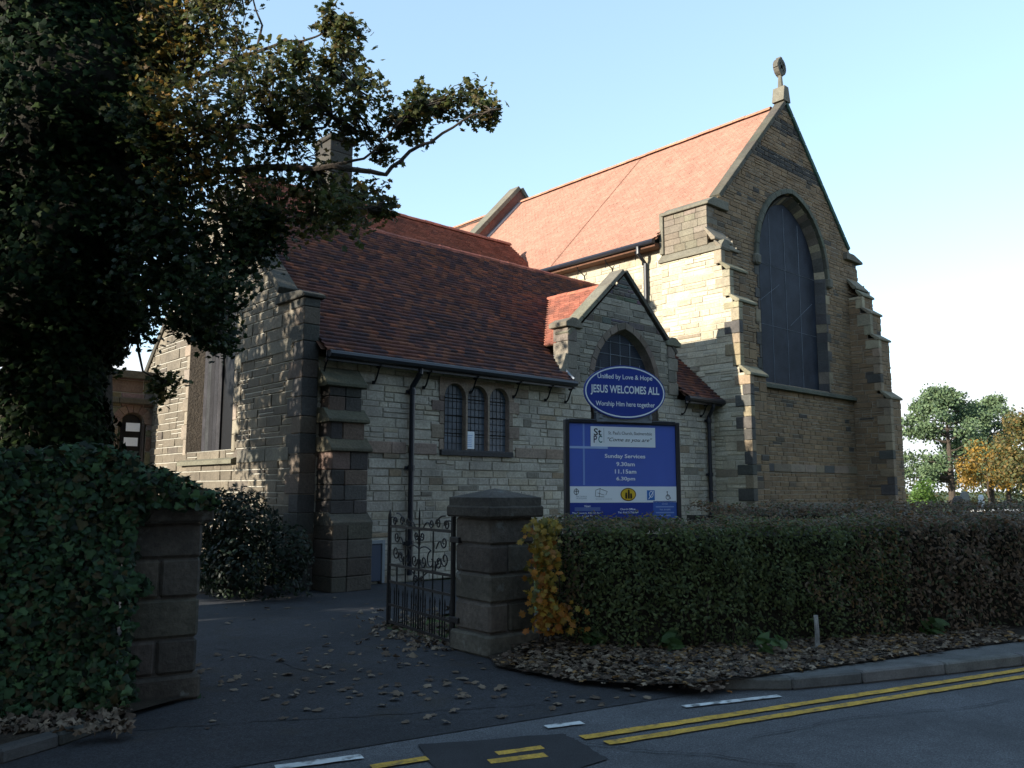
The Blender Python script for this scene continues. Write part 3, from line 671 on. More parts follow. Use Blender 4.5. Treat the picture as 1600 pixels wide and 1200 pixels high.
# --- taller roof behind the vestry
y2, z2, s2 = 20.9, 10.12, .9
tiles('rear_roof_tiles', (9.0, y2-3.6, z2-3.6*s2), (1, 0, 0), (0, 1, s2), 18.85-9.0, 3.6*math.hypot(1, s2), pt_mid, g=.12, w=.2)
under('rear_roof_slope', [(9, y2-3.6, z2-3.6*s2-.03), (18.85, y2-3.6, z2-3.6*s2-.03), (18.85, y2, z2-.03), (9, y2, z2-.03)]); under('rear_roof_slope', [(9, y2, z2-.01), (18.85, y2, z2-.01), (18.85, y2+4, z2-4*s2), (9, y2+4, z2-4*s2)], 'tile')
ridge(9.0, 18.85, y2, z2+.02, .12, (.32, .105, .065))
b = MB(); b.mesh([(18.82, y2-3.6, z2-3.6*s2-.04), (18.82, y2, z2-.03), (18.82, y2+4, z2-4*s2)], [(0, 1, 2)], (.25, .22, .17)); cadopt(b.obj('rear_gable_wall', M['stone']))
b = MB(); b.box(9.0, 18.8, y2-3.5, y2+3.6, 0, z2-3.6*s2, (.25, .22, .17)); cadopt(b.obj('rear_wall', M['stone']))
b = MB(); b.mesh([(9.0, y2-3.6, z2-3.6*s2-.04), (9.0, y2, z2-.03), (9.0, y2+4, z2-4*s2)], [(0, 2, 1)], (.25, .22, .17)); cadopt(b.obj('rear_gable_wall', M['stone']))

# --- porch beside the gable end
YP, PX0 = 19.6, 4.6
PFR = Frame((0, YP, 0), (1, 0, 0), (0, -1, 0)); PD = (6.18, 0.0, 3.1, .26, .26)
wp = lay_wall('porch_wall', PFR, 0, 4.2, lambda z: (PX0, XG), lambda u, z, r: tuple(x*r.uniform(.8, 1.2) for x in ((.17, .12, .09) if r.random() < .5 else (.20, .165, .12))), (), [arch_open(*PD, .04)], ch=(.26, .36), ln=(.35, .7), seed=8)
dr = group_empty('porch_door')
out = outline(*PD, 8); inn = outline(PD[0], 0, PD[2], PD[3]-.03, PD[4]-.03, 8); reveal(PFR, 'door_reveal', dr, out, inn, .03, -.12, (.16, .12, .09)); pane(PFR, 'door_leaf', dr, inn, -.12, 'iron')
for z0, z1, x0, x1 in ((2.93, 3.12, 6.03, 6.33), (2.60, 2.79, 6.0, 6.30)):
    q = MB(); q.box(x0, x1, YP-.065, YP-.06, z0, z1); o = q.obj('paper_notice', M['paper']); o.parent = dr
arch_ring(PFR, 'voussoir', dr, PD[0], PD[2], PD[3], PD[4], 0, .2, -.04, .04, 4, lambda i: jcol((.19, .125, .095), .15))
for z0, z1, pr in ((3.55, 3.68, .14), (4.12, 4.3, .16)):
    x = PX0
    while x < XG-.05: l = min(rng.uniform(.55, .8), XG-.01-x); cadopt(bbox('coping_stone', M['stone'], None, x+.003, x+l-.003, YP-pr, YP+.3, z0, z1, jcol(MOSS, .12), .015)); x += l
b = MB(); b.box(PX0, XG+.02, YP+.2, YP+2.2, 0, 4.1, (.2, .165, .12)); cadopt(b.obj('porch_body', M['stone']))

# --- nave
XC, X1 = 23.08, 27.56; NEX, NEZ, NS = 18.3, 8.72, 1.05; NRZ = NEZ+(XC-NEX)*NS
FLEFT = 18.55
prof = [(12.60, 9.45), (12.60, 8.74), (12.14, 8.20), (12.14, 7.65), (11.90, 7.44), (11.90, 6.72), (11.66, 6.54), (11.66, 4.80), (11.40, 4.58), (11.40, 0)]
def yfront(z):
    for (ya, za), (yb, zb) in zip(prof, prof[1:]):
        if zb <= z <= za: return ya+(yb-ya)*((za-z)/(za-zb) if za > zb else 0)
    return 12.6
# facade gable wall
FW = (XC+.08, 4.72, 8.45, 1.98, 2.28)       # great window
fpl = [(NS, 1, NRZ+.12+NS*XC), (-NS, 1, NRZ+.12-NS*XC)]
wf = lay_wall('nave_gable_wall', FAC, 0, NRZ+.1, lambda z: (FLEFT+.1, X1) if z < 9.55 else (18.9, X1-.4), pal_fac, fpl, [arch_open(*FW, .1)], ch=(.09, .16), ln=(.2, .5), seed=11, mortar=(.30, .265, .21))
gwin = group_empty('great_window')
o1 = outline(*FW, 14); i1 = outline(FW[0], FW[1], FW[2], FW[3]-.14, FW[4]-.16, 14)
reveal(FAC, 'window_reveal', gwin, o1, i1, .03, -.26, (.10, .085, .07))
gp = pane(FAC, 'window_guard', gwin, i1, -.26, 'guard')
vc = lambda i: jcol(rng.choice([(.075, .068, .06), (.075, .068, .06), (.12, .10, .08), (.075, .068, .06), (.30, .24, .165)]), .15)
# splayed voussoirs lining the reveal of the arch
A = arch(FW[0], FW[2], FW[3], FW[4], 14); B = arch(FW[0], FW[2], FW[3]-.14, FW[4]-.16, 14)
for i in range(28):
    q = MB(); q.mesh([FAC.P(*A[i], .04), FAC.P(*A[i+1], .04), FAC.P(*B[i+1], -.25), FAC.P(*B[i], -.25)], [(0, 1, 2, 3)], vc(i))
    c_ = Vector((FW[0], YF, FW[2])); me = q.me('voussoir', fix=False)
    for v in me.vertices: v.co += (c_-v.co)*.012 if v.co.z > FW[2]+.02 else Vector((0, 0, 0))
    cadopt(link('voussoir', me, M['stone']), gwin)
for side in (-1, 1):
    z = FW[1]; k = 0
    while z < FW[2]-.02:
        h = min(rng.uniform(.28, .40), FW[2]-z)
        if FW[2]-z-h < .12: h = FW[2]-z
        a = FW[0]+side*FW[3]; wd = .26 if k % 2 else .12; c = a+side*wd
        block('quoin_stone', FAC, [(min(a, c), z), (max(a, c), z), (max(a, c), z+h), (min(a, c), z+h)], -.05, .036, jcol((.08, .072, .065) if rng.random() < .75 else (.26, .205, .14), .2), gwin)
        q = MB(); e = FW[0]+side*(FW[3]-.14); q.poly([FAC.P(a-side*.01, z+.006, .03), FAC.P(a-side*.01, z+h-.006, .03), FAC.P(e-side*.012, z+h-.006, -.245), FAC.P(e-side*.012, z+.006, -.245)], jcol((.070, .066, .064) if rng.random() < .9 else (.2, .16, .115), .2))
        o = q.obj('jamb_stone', M['stone'], None, fix=False); cadopt(o, gwin); z += h; k += 1
arch_ring(FAC, 'hood_mould', gwin, FW[0], FW[2], FW[3], FW[4], .08, .24, -.03, .11, 10, lambda i: jcol((.10, .10, .075), .15))
for side in (-1, 1): cadopt(bbox('hood_stop', M['stone'], None, FW[0]+side*2.17-.14, FW[0]+side*2.17+.14, YF-.17, YF+.02, FW[2]-.30, FW[2]+.02, (.12, .11, .085), .05), gwin)
gz = [FW[1], 6.55, 8.42, 10.35]
bars(FAC, 'guard_bar', gp, [((FW[0], FW[1]), (FW[0], FW[2]+FW[4]-.32))] + [((FW[0]-1.82, z), (FW[0]+1.82, z)) for z in (6.55, 8.42)]+[((FW[0]-1.6, 7.2), (FW[0]-.4, 7.9)), ((FW[0]+.2, 6.7), (FW[0]+1.6, 7.6))], -.25, .005, .01, 'lead')
mull = [((FW[0]+x, FW[1]), (FW[0]+x, FW[2]+(.9 if abs(x) > 1 else 1.6))) for x in (-.86, .86)]
for a_, b_ in mull:
    q = MB(); q.tube([FAC.P(*a_, -.252), FAC.P(*b_, -.252)], .006, 4); o = q.obj('guard_bar', M['lead'], None, fix=False); cadopt(o, gp)
b = MB(); b.prism([(YF+.45, 4.86), (YF-.02, 4.72), (YF-.16, 4.66), (YF-.16, 4.57), (YF+.02, 4.55), (YF+.45, 4.55)], 0, 19.36, 26.74, (.10, .10, .075)); cadopt(b.obj('window_sill', M['stone']), gwin)
# string of dark stones, plinth
x = 19.4
while x < 26.7:
    l = min(rng.uniform(.5, 1.0), 26.76-x); block('string_course_stone', FAC, [(x, 2.16), (x+l, 2.16), (x+l, 2.40), (x, 2.40)], -.02, .04, jcol(rng.choice([(.075, .07, .065), (.075, .07, .065), (.20, .155, .11)]), .15), wf); x += l
b = MB(); b.prism([(YF-.02, 1.24), (YF-.10, 1.14), (YF-.10, 0), (YF+.02, 0)], 0, 19.3, 26.8, (.13, .12, .095)); cadopt(b.obj('plinth', M['stone']))
# buttresses at the corners of the gable wall
def nave_buttress(xa, xb, wid_l):
    segs = [(12.14, 7.65, 8.07), (11.90, 6.72, 7.44), (11.66, 4.84, 6.54), (11.40, 0, 4.58)]
    for i, (y, z0, z1) in enumerate(segs):
        f = Frame((0, y, 0), (1, 0, 0), (0, -1, 0))
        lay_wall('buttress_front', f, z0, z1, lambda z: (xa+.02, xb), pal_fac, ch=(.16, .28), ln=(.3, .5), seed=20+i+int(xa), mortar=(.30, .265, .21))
        z = z0; k = 0
        while z < z1-.02:
            h = min(rng.uniform(.24, .34), z1-z)
            if z1-z-h < .1: h = z1-z
            cx = (.16, .42) if k % 2 else (.16, .20)
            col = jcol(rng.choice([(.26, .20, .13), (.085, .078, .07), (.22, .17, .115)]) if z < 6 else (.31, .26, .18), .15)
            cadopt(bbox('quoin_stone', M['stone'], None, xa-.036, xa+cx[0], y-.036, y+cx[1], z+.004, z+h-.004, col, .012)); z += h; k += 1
    fs = Frame((xb, 0, 0), (0, 1, 0), (1, 0, 0))
    lay_wall('buttress_side', fs, 0, 8.6, lambda z: (yfront(z), YF), pal_fac, ch=(.14, .24), ln=(.3, .6), seed=31+int(xa), mortar=(.30, .265, .21))
    for zf, yf_, yb, zb in ((8.06, 12.14, 12.30, 8.27), (8.34, 12.34, 12.60, 8.72), (7.43, 11.90, 12.14, 7.66), (6.52, 11.66, 11.90, 6.74), (4.56, 11.40, 11.66, 4.82)):
        cadopt(bprism('weathering_stone', M['stone'], None, [(yf_-.07, zf), (yf_-.07, zf+.06), (yb, zb+.05), (yb+.02, zb-.02), (yf_+.05, zf)], 0, xa-.06, xb+.05, jcol((.19, .165, .115), .12), .01))
    cadopt(bbox('plinth', M['stone'], None, xa-.07, xb+.06, 11.29, 12.5, 0, 1.18, (.14, .12, .09), .03))
nave_buttress(FLEFT, 19.33, 0); nave_buttress(26.78, X1+.02, 0)
SFR = Frame((FLEFT, 0, 0), (0, 1, 0), (-1, 0, 0))
lay_wall('buttress_flank', SFR, 0, 8.06, lambda z: (yfront(z)+.12, 14.1), pal_side, ch=(.13, .25), ln=(.25, .7), seed=41, mortar=(.43, .39, .31))
RFR = Frame((26.78, 0, 0), (0, 1, 0), (-1, 0, 0))
lay_wall('buttress_flank', RFR, 0, 8.06, lambda z: (yfront(z)+.12, YF), pal_fac, ch=(.13, .25), ln=(.25, .6), seed=42, mortar=(.30, .265, .21))
# corner pier above the lip, ashlar, with coping
b = MB(); b.prism([(FLEFT-.08, 8.03), (FLEFT-.08, 8.09), (XN+.06, 8.32), (XN+.3, 8.32), (XN+.3, 8.03)], 1, 12.08, 14.16, LEDGE); cadopt(b.obj('weathering_stone', M['stone']))
z = 8.28; k = 0
while z < 9.36:
    h = .18 if k % 3 else .22; h = min(h, 9.4-z); y = 12.58
    while y < 14.0:
        l = rng.uniform(.3, .55); l = min(l, 14.02-y)
        if 14.02-y-l < .15: l = 14.02-y
        cadopt(bbox('ashlar_stone', M['stone'], None, XN-.0, XN+.5, y+.003, y+l-.003, z+.003, z+h-.003, jcol((.185, .155, .115), .2), .008)); y += l
    z += h; k += 1
b = MB(); b.box(XN+.05, 19.4, 12.62, 13.98, 8.2, 9.4, (.25, .2, .15)); cadopt(b.obj('pier_core', M['stone']))
cadopt(bprism('coping_stone', M['stone'], None, [(XN-.08, 9.40), (XN-.08, 9.47), (XN+.22, 9.66), (19.55, 9.66), (19.55, 9.40)], 1, 12.48, 14.08, LEDGE, .012))
cadopt(bbox('coping_stone', M['stone'], None, XN-.05, XN+.2, 14.03, 14.16, 8.3, 9.52, LEDGE, .012))
bX = MB(); bX.box(26.75, X1, 12.63, 13.9, 8.2, 9.35, (.2, .16, .11)); cadopt(bX.obj('pier_core', M['stone']))
cadopt(bprism('kneeler_stone', M['stone'], None, [(26.55, 9.38), (X1+.16, 9.38), (X1+.16, 9.46), (27.1, 9.62), (26.55, 9.62)], 1, 12.45, 13.9, (.12, .105, .08), .012))
coping(None, 19.25, NEZ+(19.25-NEX)*NS+.02, XC, NRZ+.02, YF-.08, YF+.26, .14, 11, (.085, .076, .058)); coping(None, 2*XC-19.25, NEZ+(19.25-NEX)*NS+.02, XC, NRZ+.02, YF-.08, YF+.26, .14, 11, (.05, .10, .08))
# finial cross on the apex
fz = NRZ+.30; fb = MB()
fb.prism([(XC-.22, fz-.2), (XC+.22, fz-.2), (XC+.12, fz+.30), (XC-.12, fz+.30)], 1, YF-.1, YF+.3, (.16, .145, .11)); fb.tube([(XC, YF+.1, fz+.2), (XC, YF+.1, fz+.55), (XC, YF+.1, fz+.75)], [.1, .075, .06], 8, (.13, .12, .095))
fin = cadopt(fb.obj('finial', M['stone']))
hb = MB()
for k in range(16):                                # ring of the wheel cross, seen nearly edge on
    t0, t1 = 2*math.pi*k/16, 2*math.pi*(k+1)/16; cz = fz+1.0; P = lambda t, r_, y: (XC+r_*math.cos(t), y, cz+r_*math.sin(t)*1.15)
    hb.mesh([P(t0, .15, YF+.02), P(t1, .15, YF+.02), P(t1, .25, YF+.02), P(t0, .25, YF+.02), P(t0, .15, YF+.2), P(t1, .15, YF+.2), P(t1, .25, YF+.2), P(t0, .25, YF+.2)], [(0,1,2,3), (7,6,5,4), (3,2,6,7), (1,0,4,5)], (.11, .10, .08))
hb.box(XC-.06, XC+.06, YF+.03, YF+.19, fz+.70, fz+1.33, (.11, .10, .08)); hb.box(XC-.27, XC+.27, YF+.03, YF+.19, fz+.94, fz+1.06, (.11, .10, .08)); o = hb.obj('cross', M['stone'], None); cadopt(o, fin)
# nave side wall, eaves
lay_wall('nave_side_wall', SIDE, 3.6, 8.62, lambda z: (14.1, 25), pal_side, ch=(.13, .25), ln=(.25, .7), seed=43, mortar=(.43, .39, .31))
tl = math.hypot(XC-NEX, NRZ-NEZ)
tiles('nave_roof_tiles', (NEX, 13.0, NEZ), (0, 1, 0), (1, 0, NS), 25.0-13.0, tl, pt_new, lambda p: not (p[0] < 19.3 and p[1] < 14.12), g=.11, w=.17, mat='newtile', lift=.018)
under('nave_slope', [(NEX+.06, 14.1, NEZ), (XC, 14.1, NRZ-.05), (XC, 25, NRZ-.05), (NEX+.06, 25, NEZ)]); under('nave_slope', [(19.2, 12.7, NEZ+.9), (XC, 12.7, NRZ-.05), (XC, 14.1, NRZ-.05), (19.2, 14.1, NEZ+.9)])
under('nave_slope', [(2*XC-NEX, 12.9, NEZ), (XC, 12.9, NRZ-.02), (XC, 33, NRZ-.02), (2*XC-NEX, 33, NEZ)], 'newtile')
tiles('chancel_roof_tiles', (NEX+.3, 25.5, NEZ+.15), (0, 1, 0), (1, 0, NS), 8, tl-.25, pt_new, None, g=.14, w=.24, mat='newtile', lift=.018)
ridge(13.05, 24.9, XC, NRZ+.03, .12, (.40, .19, .12), .45, axis=1, mat='newtile')
ridge(25.5, 33, XC, NRZ-.02, .12, (.40, .19, .12), .6, axis=1, mat='newtile')
b = MB(); b.box(XN+.1, 27.5, 25.2, 33, 0, 8.7, (.25, .21, .15)); cadopt(b.obj('chancel_wall', M['stone'])) 
# cross gable between nave and chancel: parapet over the roof
zp = lambda x: NEZ+(x-NEX)*NS
pg = MB(); pg.prism([(NEX+.6, zp(NEX+.6)-.3), (XC, NRZ-.3), (2*XC-NEX-.6, zp(NEX+.6)-.3), (2*XC-NEX-.6, zp(NEX+.6)+.55), (XC, NRZ+.62), (NEX+.6, zp(NEX+.6)+.55)], 1, 24.95, 25.35, (.17, .07, .05)); cadopt(pg.obj('parapet_wall', M['tile']))
coping(None, NEX+.6, zp(NEX+.6)+.55, XC, NRZ+.62, 24.85, 25.45, .17, 7, LEDGE, 'parapet_coping'); coping(None, 2*XC-NEX-.6, zp(NEX+.6)+.55, XC, NRZ+.62, 24.85, 25.45, .17, 7, (.12, .11, .09), 'parapet_coping')
b = MB(); b.prism([(NEX+.7, zp(NEX+.7)+.03), (XC-.1, NRZ-.07), (XC-.1, NRZ+.02), (NEX+.7, zp(NEX+.7)+.12)], 1, 24.75, 24.94, (.3, .3, .3)); cadopt(b.obj('lead_flashing', M['lead']))
b = MB(); b.tube([(NEX+(XC-NEX)*t, 18.3, NEZ+(NRZ-NEZ)*t+.05) for t in (.0, .25, .5, .75, 1.0)], .008, 4); cadopt(b.obj('lightning_conductor', M['timber']))
gutter([(NEX-.05, 14.14, NEZ-.06), (NEX-.05, 24.9, NEZ-.06)], .075)
b = MB(); b.box(NEX+.02, XN+.13, 14.15, 24.9, NEZ-.20, NEZ-.10); cadopt(b.obj('eaves_board', M['timber']))
y = 14.9
while y < 22:
    b = MB(); b.tube([(NEX+.02, y, NEZ-.16), (NEX+.12, y, NEZ-.30), (XN+.08, y, NEZ-.42), (XN+.1, y, NEZ-.55)], .018, 5); b.tube([(NEX+.1, y, NEZ-.28), (NEX+.16, y+.07, NEZ-.42)], .014, 5); cadopt(b.obj('gutter_bracket', M['iron'])); y += 1.15
b = MB(); b.tube([(NEX-.04, 14.72, NEZ-.10), (NEX-.04, 14.72, NEZ-.3), (XN+.0, 14.72, NEZ-.55), (XN+.0, 14.72, 3)], .06, 8); cadopt(b.obj('downpipe', M['pipe']))
# low buttress beyond the gable's far corner
cadopt(bprism('low_buttress', M['stone'], None, [(X1+.0, 0), (28.6, 0), (28.6, 2.2), (28.1, 2.75), (X1, 2.95)], 1, 13.2, 14.0, (.08, .07, .06), .02))
b = MB(); b.box(XN+.2, X1-.05, 13.3, 25, 0, 8.2, (.1, .09, .08)); cadopt(b.obj('nave_core', M['stone']))
st = STUFF.obj('stonework', M['stone'], None, fix=False); st['kind'] = 'stuff'; cadopt(st)

# ================================================================== foliage helpers
def leaf_template(kind):
    if kind == 'maple':
        P = [(0, -.5), (.30, -.46), (.24, -.24), (.56, -.10), (.36, .06), (.42, .30), (.16, .22), (0, .58), (-.16, .22), (-.42, .30), (-.36, .06), (-.56, -.10), (-.24, -.24), (-.30, -.46)]
    elif kind == 'ivy':
        P = [(0, -.42), (.30, -.48), (.50, -.16), (.26, .06), (0, .56), (-.26, .06), (-.50, -.16), (-.30, -.48)]
    elif kind == 'oval':
        P = [(0, -.5), (.24, -.16), (.22, .2), (0, .5), (-.22, .2), (-.24, -.16)]
    else:
        P = [(0, -.5), (.34, 0), (0, .5), (-.34, 0)]
    v = [(0, 0, .06)] + [(x, y, -.10*abs(x)-.06*abs(y)) for x, y in P]
    n = len(P); t = [(0, i+1, (i+1) % n+1) for i in range(n)]
    if kind == 'dia': v = [(x, y, -.15*abs(x)) for x, y in P]; t = [(0, 1, 2), (0, 2, 3)]
    return np.array(v, float), np.array(t, int)
def leaf_mesh(name, pos, nrm, size, col, kind, curl=0.0):
    pos = np.asarray(pos, float); n = len(pos); tv, tt = leaf_template(kind)
    nrm = np.asarray(nrm, float); nrm = nrm/np.maximum(np.linalg.norm(nrm, axis=1, keepdims=True), 1e-6)
    a = np.cross(nrm, nr.normal(size=(n, 3))); a /= np.maximum(np.linalg.norm(a, axis=1, keepdims=True), 1e-6); b = np.cross(nrm, a)
    s = np.asarray(size, float).reshape(-1, 1, 1)
    z = tv[None, :, 2:3]*(1+curl*nr.normal(size=(n, 1, 1))*2)
    if curl: z = z + curl*nr.normal(size=(n, len(tv), 1))*.12
    V = pos[:, None, :] + s*(tv[None, :, 0:1]*a[:, None, :] + tv[None, :, 1:2]*b[:, None, :] + z*nrm[:, None, :])
    T = tt[None] + (np.arange(n)*len(tv))[:, None, None]
    C = np.repeat(np.asarray(col, float), len(tt), axis=0)
    return arrays_mesh(name, V.reshape(-1, 3), T.reshape(-1, 3), C)
def pick(palette, n, v=.2):
    p = np.array(palette, float); c = p[nr.integers(0, len(p), n)]*(1+nr.uniform(-v, v, (n, 1)))
    return np.clip(c, .003, 1)
def wob_line(a, b, n, amp):
    a, b = Vector(a), Vector(b); L_ = (b-a).length; out = []
    for i in range(n+1):
        t = i/n; p = a.lerp(b, t); k = amp*L_*math.sin(math.pi*t)
        out.append(p+Vector((rng.uniform(-k, k), rng.uniform(-k, k), rng.uniform(-k, k))))
    return out
GREEN = [(.065, .080, .024), (.085, .092, .028), (.05, .066, .02)]; IVY = [(.014, .030, .010), (.02, .042, .014), (.010, .021, .008), (.034, .056, .018)]
AUT = [(.17, .125, .028), (.20, .135, .03), (.12, .11, .028), (.21, .11, .025)]

# ================================================================== gate pillars, boundary wall, gate
def pillar(name, loc, rz, w, body_h, joints, label, capz, peak):
    e = empty(name, loc, rz); tag(e, label, 'gate pillar', 'gate pillars at the churchyard entrance')
    zs = [0]+joints+[body_h]
    for i in range(len(zs)-1):
        z0, z1 = zs[i], zs[i+1]; ex = .035 if i == 0 else 0; cut = [0, w] if i % 2 == 0 else [0, w*.42, w]
        for a, c in zip(cut, cut[1:]):
            o = bbox('block', M['pillar'], e, a-(ex if a == 0 else 0)+.004, c+(ex if c == w else 0)-.004, -ex, w+ex, z0+.006, z1-.006, jcol((.078, .068, .056), .28), .022, .004)
    q = MB(); q.box(.03, w-.03, .03, w-.03, 0, body_h, (.09, .085, .08)); q.obj('core', M['mortar'], e)
    bbox('cap_slab', M['pillar'], e, -.07, w+.07, -.07, w+.07, body_h+.004, capz, (.06, .053, .044), .018, .003)
    q = MB(); a, c = -.045, w+.045; h = w/2
    q.mesh([(a,a,capz), (c,a,capz), (c,c,capz), (a,c,capz), (a,a,capz+.085), (c,a,capz+.085), (c,c,capz+.085), (a,c,capz+.085), (h,h,peak)], [(0,1,5,4), (1,2,6,5), (2,3,7,6), (3,0,4,7), (4,5,8), (5,6,8), (6,7,8), (7,4,8)], (.06, .055, .048)); q.obj('cap_stone', M['pillar'], e)
    return e
PR = pillar('gate_pillar', (5.46, 6.34, 0), R(-3), .60, 1.36, [.22, .52, .80, 1.09], 'dark stone gate pillar with pyramid cap beside the orange shrub', 1.48, 1.66)
PL = pillar('gate_pillar', (2.71-.53*math.cos(R(-12)), 6.70-.53*math.sin(R(-12)), 0), R(-12), .53, 1.38, [.20, .48, .79, 1.10], 'dark stone gate pillar half covered by ivy', 1.50, 1.60)
wl_ = empty('boundary_wall', (2.12, 6.86, 0), R(168)); tag(wl_, 'low stone boundary wall hidden under a mass of ivy', 'wall')
for i in range(12):
    for k in range(5): bbox('block', M['stone'], wl_, i*.62+(.3 if k % 2 else 0)+.004, (i+1)*.62+(.3 if k % 2 else 0)-.004, -.42, -.06, k*.28+.003, (k+1)*.28-.003, jcol((.11, .095, .075), .2), .015)
# gate leaf, swung open
gp0, gp1 = Vector((5.52, 7.0, 0)), Vector((5.79, 8.60, 0)); gdir = (gp1-gp0); GL = gdir.length; grz = math.atan2(gdir.y, gdir.x)
gate = empty('iron_gate', gp0, grz); tag(gate, 'black wrought iron gate with scrolls, swung open from the pillar', 'gate')
def gtube(name, pts, r_, n=6):
    b = MB(); b.tube([(p[0], 0, p[1]) for p in pts], r_, n); return b.obj(name, M['iron'], gate)
gtube('gate_post', [(GL, .03), (GL, 1.30), (GL, 1.34), (GL, 1.40)], [.026, .026, .02, .005], 8); gtube('gate_post', [(0, .03), (0, 1.36)], .028, 8)
for z in (.07, .27, .54, .74, 1.20): 
    b = MB(); b.box(0, GL, -.010, .010, z-.015, z+.015); b.obj('rail', M['iron'], gate)
nb = 7
for i in range(1, nb):
    x = GL*i/nb; gtube('bar', [(x, .05), (x, 1.19 if i in (2, 5) else .75)], .0095)
for i in range(2*nb):
    x = GL*(i+.5)/(2*nb)+.0
    gtube('dog_bar', [(x, .05), (x, .40), (x, .43), (x, .49)], [.008, .008, .012, .001])
mid = GL/2; gtube('centre_bar', [(mid, .05), (mid, 1.38), (mid, 1.44)], [.012, .011, .001])
def spiral(cx, cz, r_, a0, turns, sgn, n=22): return [(cx+sgn*r_*(1-.78*i/n)*math.cos(a0+turns*2*math.pi*i/n), cz+r_*(1-.78*i/n)*math.sin(a0+turns*2*math.pi*i/n)) for i in range(n+1)]
def scroll(x0, z0, cx, cz, r_, sgn, a0=math.pi, turns=1.3):
    S_ = spiral(cx, cz, r_, a0, turns, sgn); A_, B_ = Vector((x0, z0)), Vector(S_[0]); k = [(A_.lerp(B_, t/6)+Vector((0, .03*math.sin(math.pi*t/6)))) for t in range(6)]
    gtube('scroll', [(p.x, p.y) for p in k]+S_, .0085, 5)
for sg in (-1, 1):
    scroll(mid+sg*.02, .80, mid+sg*.115, .84, .075, sg); scroll(mid+sg*.02, 1.02, mid+sg*.075, 1.12, .055, sg); scroll(mid+sg*.36, .76, mid+sg*.09, .62, .06, -sg, 0); scroll(mid+sg*.02, .98, mid+sg*.30, .86, .11, sg, math.pi*.5, .9)
    scroll(mid+sg*.40, .76, mid+sg*.48, .86, .075, sg); scroll(mid+sg*.40, .76, mid+sg*.62, .90, .085, sg); scroll(mid+sg*.42, 1.0, mid+sg*.60, 1.08, .07, sg)
    scroll(mid+sg*.10, 1.21, mid+sg*.30, 1.27, .055, sg); scroll(mid+sg*.62, 1.36, mid+sg*.46, 1.27, .06, -sg, 0); scroll(mid+sg*.78, 1.30, mid+sg*.66, 1.26, .06, -sg, 0)
for z in (.3, 1.12): bbox('hinge', M['iron'], gate, -.16, .03, -.03, .03, z-.03, z+.03, (.02, .02, .02), .006)

# ================================================================== notice board with oval sign
NBD = 9.75; nA = at(889, 660, NBD); nA.z = 0
nhead = R(47.76-71); nb_ = empty('notice_board', (nA.x, nA.y, 0), nhead)
tag(nb_, 'blue church notice board on posts with oval welcome sign above it', 'notice board')
BW, BZ0, BZ1 = 1.42, 1.29, 2.45
NAVY = (.02, .045, .28); BLUE2 = (.07, .125, .48); WHT = (.78, .82, .86)
for x in (-.035, BW+.035): bbox('post', M['pipe'], nb_, x-.02 if x < 0 else x-.035, x+.035 if x < 0 else x+.02, -.02, .05, 0, BZ1+.02, (.02, .02, .03), .006)
bbox('frame_rail', M['pipe'], nb_, .0, BW, -.02, .045, BZ1-.02, BZ1+.03, (.02, .02, .03), .006); bbox('frame_rail', M['pipe'], nb_, .0, BW, -.02, .045, BZ0-.05, BZ0, (.02, .02, .03), .006)
panel = bbox('panel', M['board_paint'], nb_, 0, BW, .0, .02, BZ0, BZ1-.02, BLUE2, .003)
def flat(name, pts, y, col, parent, mat='ink'):
    b = MB(); b.poly([(p[0], y, p[1]) for p in pts], col); o = b.obj(name, M[mat], parent, fix=False); return o
def rect(name, x0, x1, z0, z1, y, col, parent): return flat(name, [(x0, z0), (x1, z0), (x1, z1), (x0, z1)], y, col, parent)
PZ = lambda t: BZ1-.02-(BZ1-.02-BZ0)*t       # 0 top .. 1 bottom
def text(s, cx, z, w, h, y, col, parent, name='lettering', shear=0.0, align='CENTER', bold=.0):
    cu = bpy.data.curves.new(name, 'FONT'); cu.body = s; cu.align_x = 'CENTER'; cu.align_y = 'CENTER'; cu.size = 1; cu.shear = shear; cu.offset = bold; cu.resolution_u = 3
    ob = bpy.data.objects.new('text_tmp', cu); COL.objects.link(ob); dg = bpy.context.evaluated_depsgraph_get(); dg.update()
    me = bpy.data.meshes.new_from_object(ob.evaluated_get(dg)); bpy.data.objects.remove(ob)
    co = np.array([v.co for v in me.vertices]); mn, mx = co.min(0), co.max(0)
    sx_ = w/(mx[0]-mn[0]); sz_ = h/(mx[1]-mn[1])
    for v in me.vertices: v.co = (cx+(v.co.x-(mn[0]+mx[0])/2)*sx_, y, z+(v.co.y-(mn[1]+mx[1])/2)*sz_)
    a = me.attributes.new('col', 'FLOAT_COLOR', 'FACE'); a.data.foreach_set('color', list((*col, 1))*len(me.polygons)); me.materials.clear()
    return link(name, me, M['ink'], parent)
PXX = lambda p: (p-50)/(848-50)*BW            # zoom pixel columns of the board
PZZ = lambda p: BZ1-.02-(p-468)/(1150-468)*(BZ1-.02-BZ0)
Y1, Y2, Y3, Y4 = -.003, -.005, -.007, -.009
rect('dark_band', .004, BW-.004, PZZ(1148), PZZ(1028), Y1, NAVY, panel)
rect('cross_bar', PXX(148), PXX(161), PZZ(905), PZZ(472), Y1, (.20, .30, .62), panel); rect('cross_bar', PXX(52), PXX(330), PZZ(648), PZZ(632), Y2, (.34, .46, .74), panel)
c_ = rect('logo_panel', PXX(205), PXX(690), PZZ(632), PZZ(488), Y2, WHT, panel)
text('St', PXX(256), PZZ(528), .10, .085, Y3, (.02, .02, .03), panel, bold=.012); text('P', PXX(239), PZZ(580), .045, .085, Y3, (.03, .02, .06), panel, bold=.012); text('C', PXX(275), PZZ(580), .05, .085, Y3, (.03, .17, .19), panel, bold=.012)
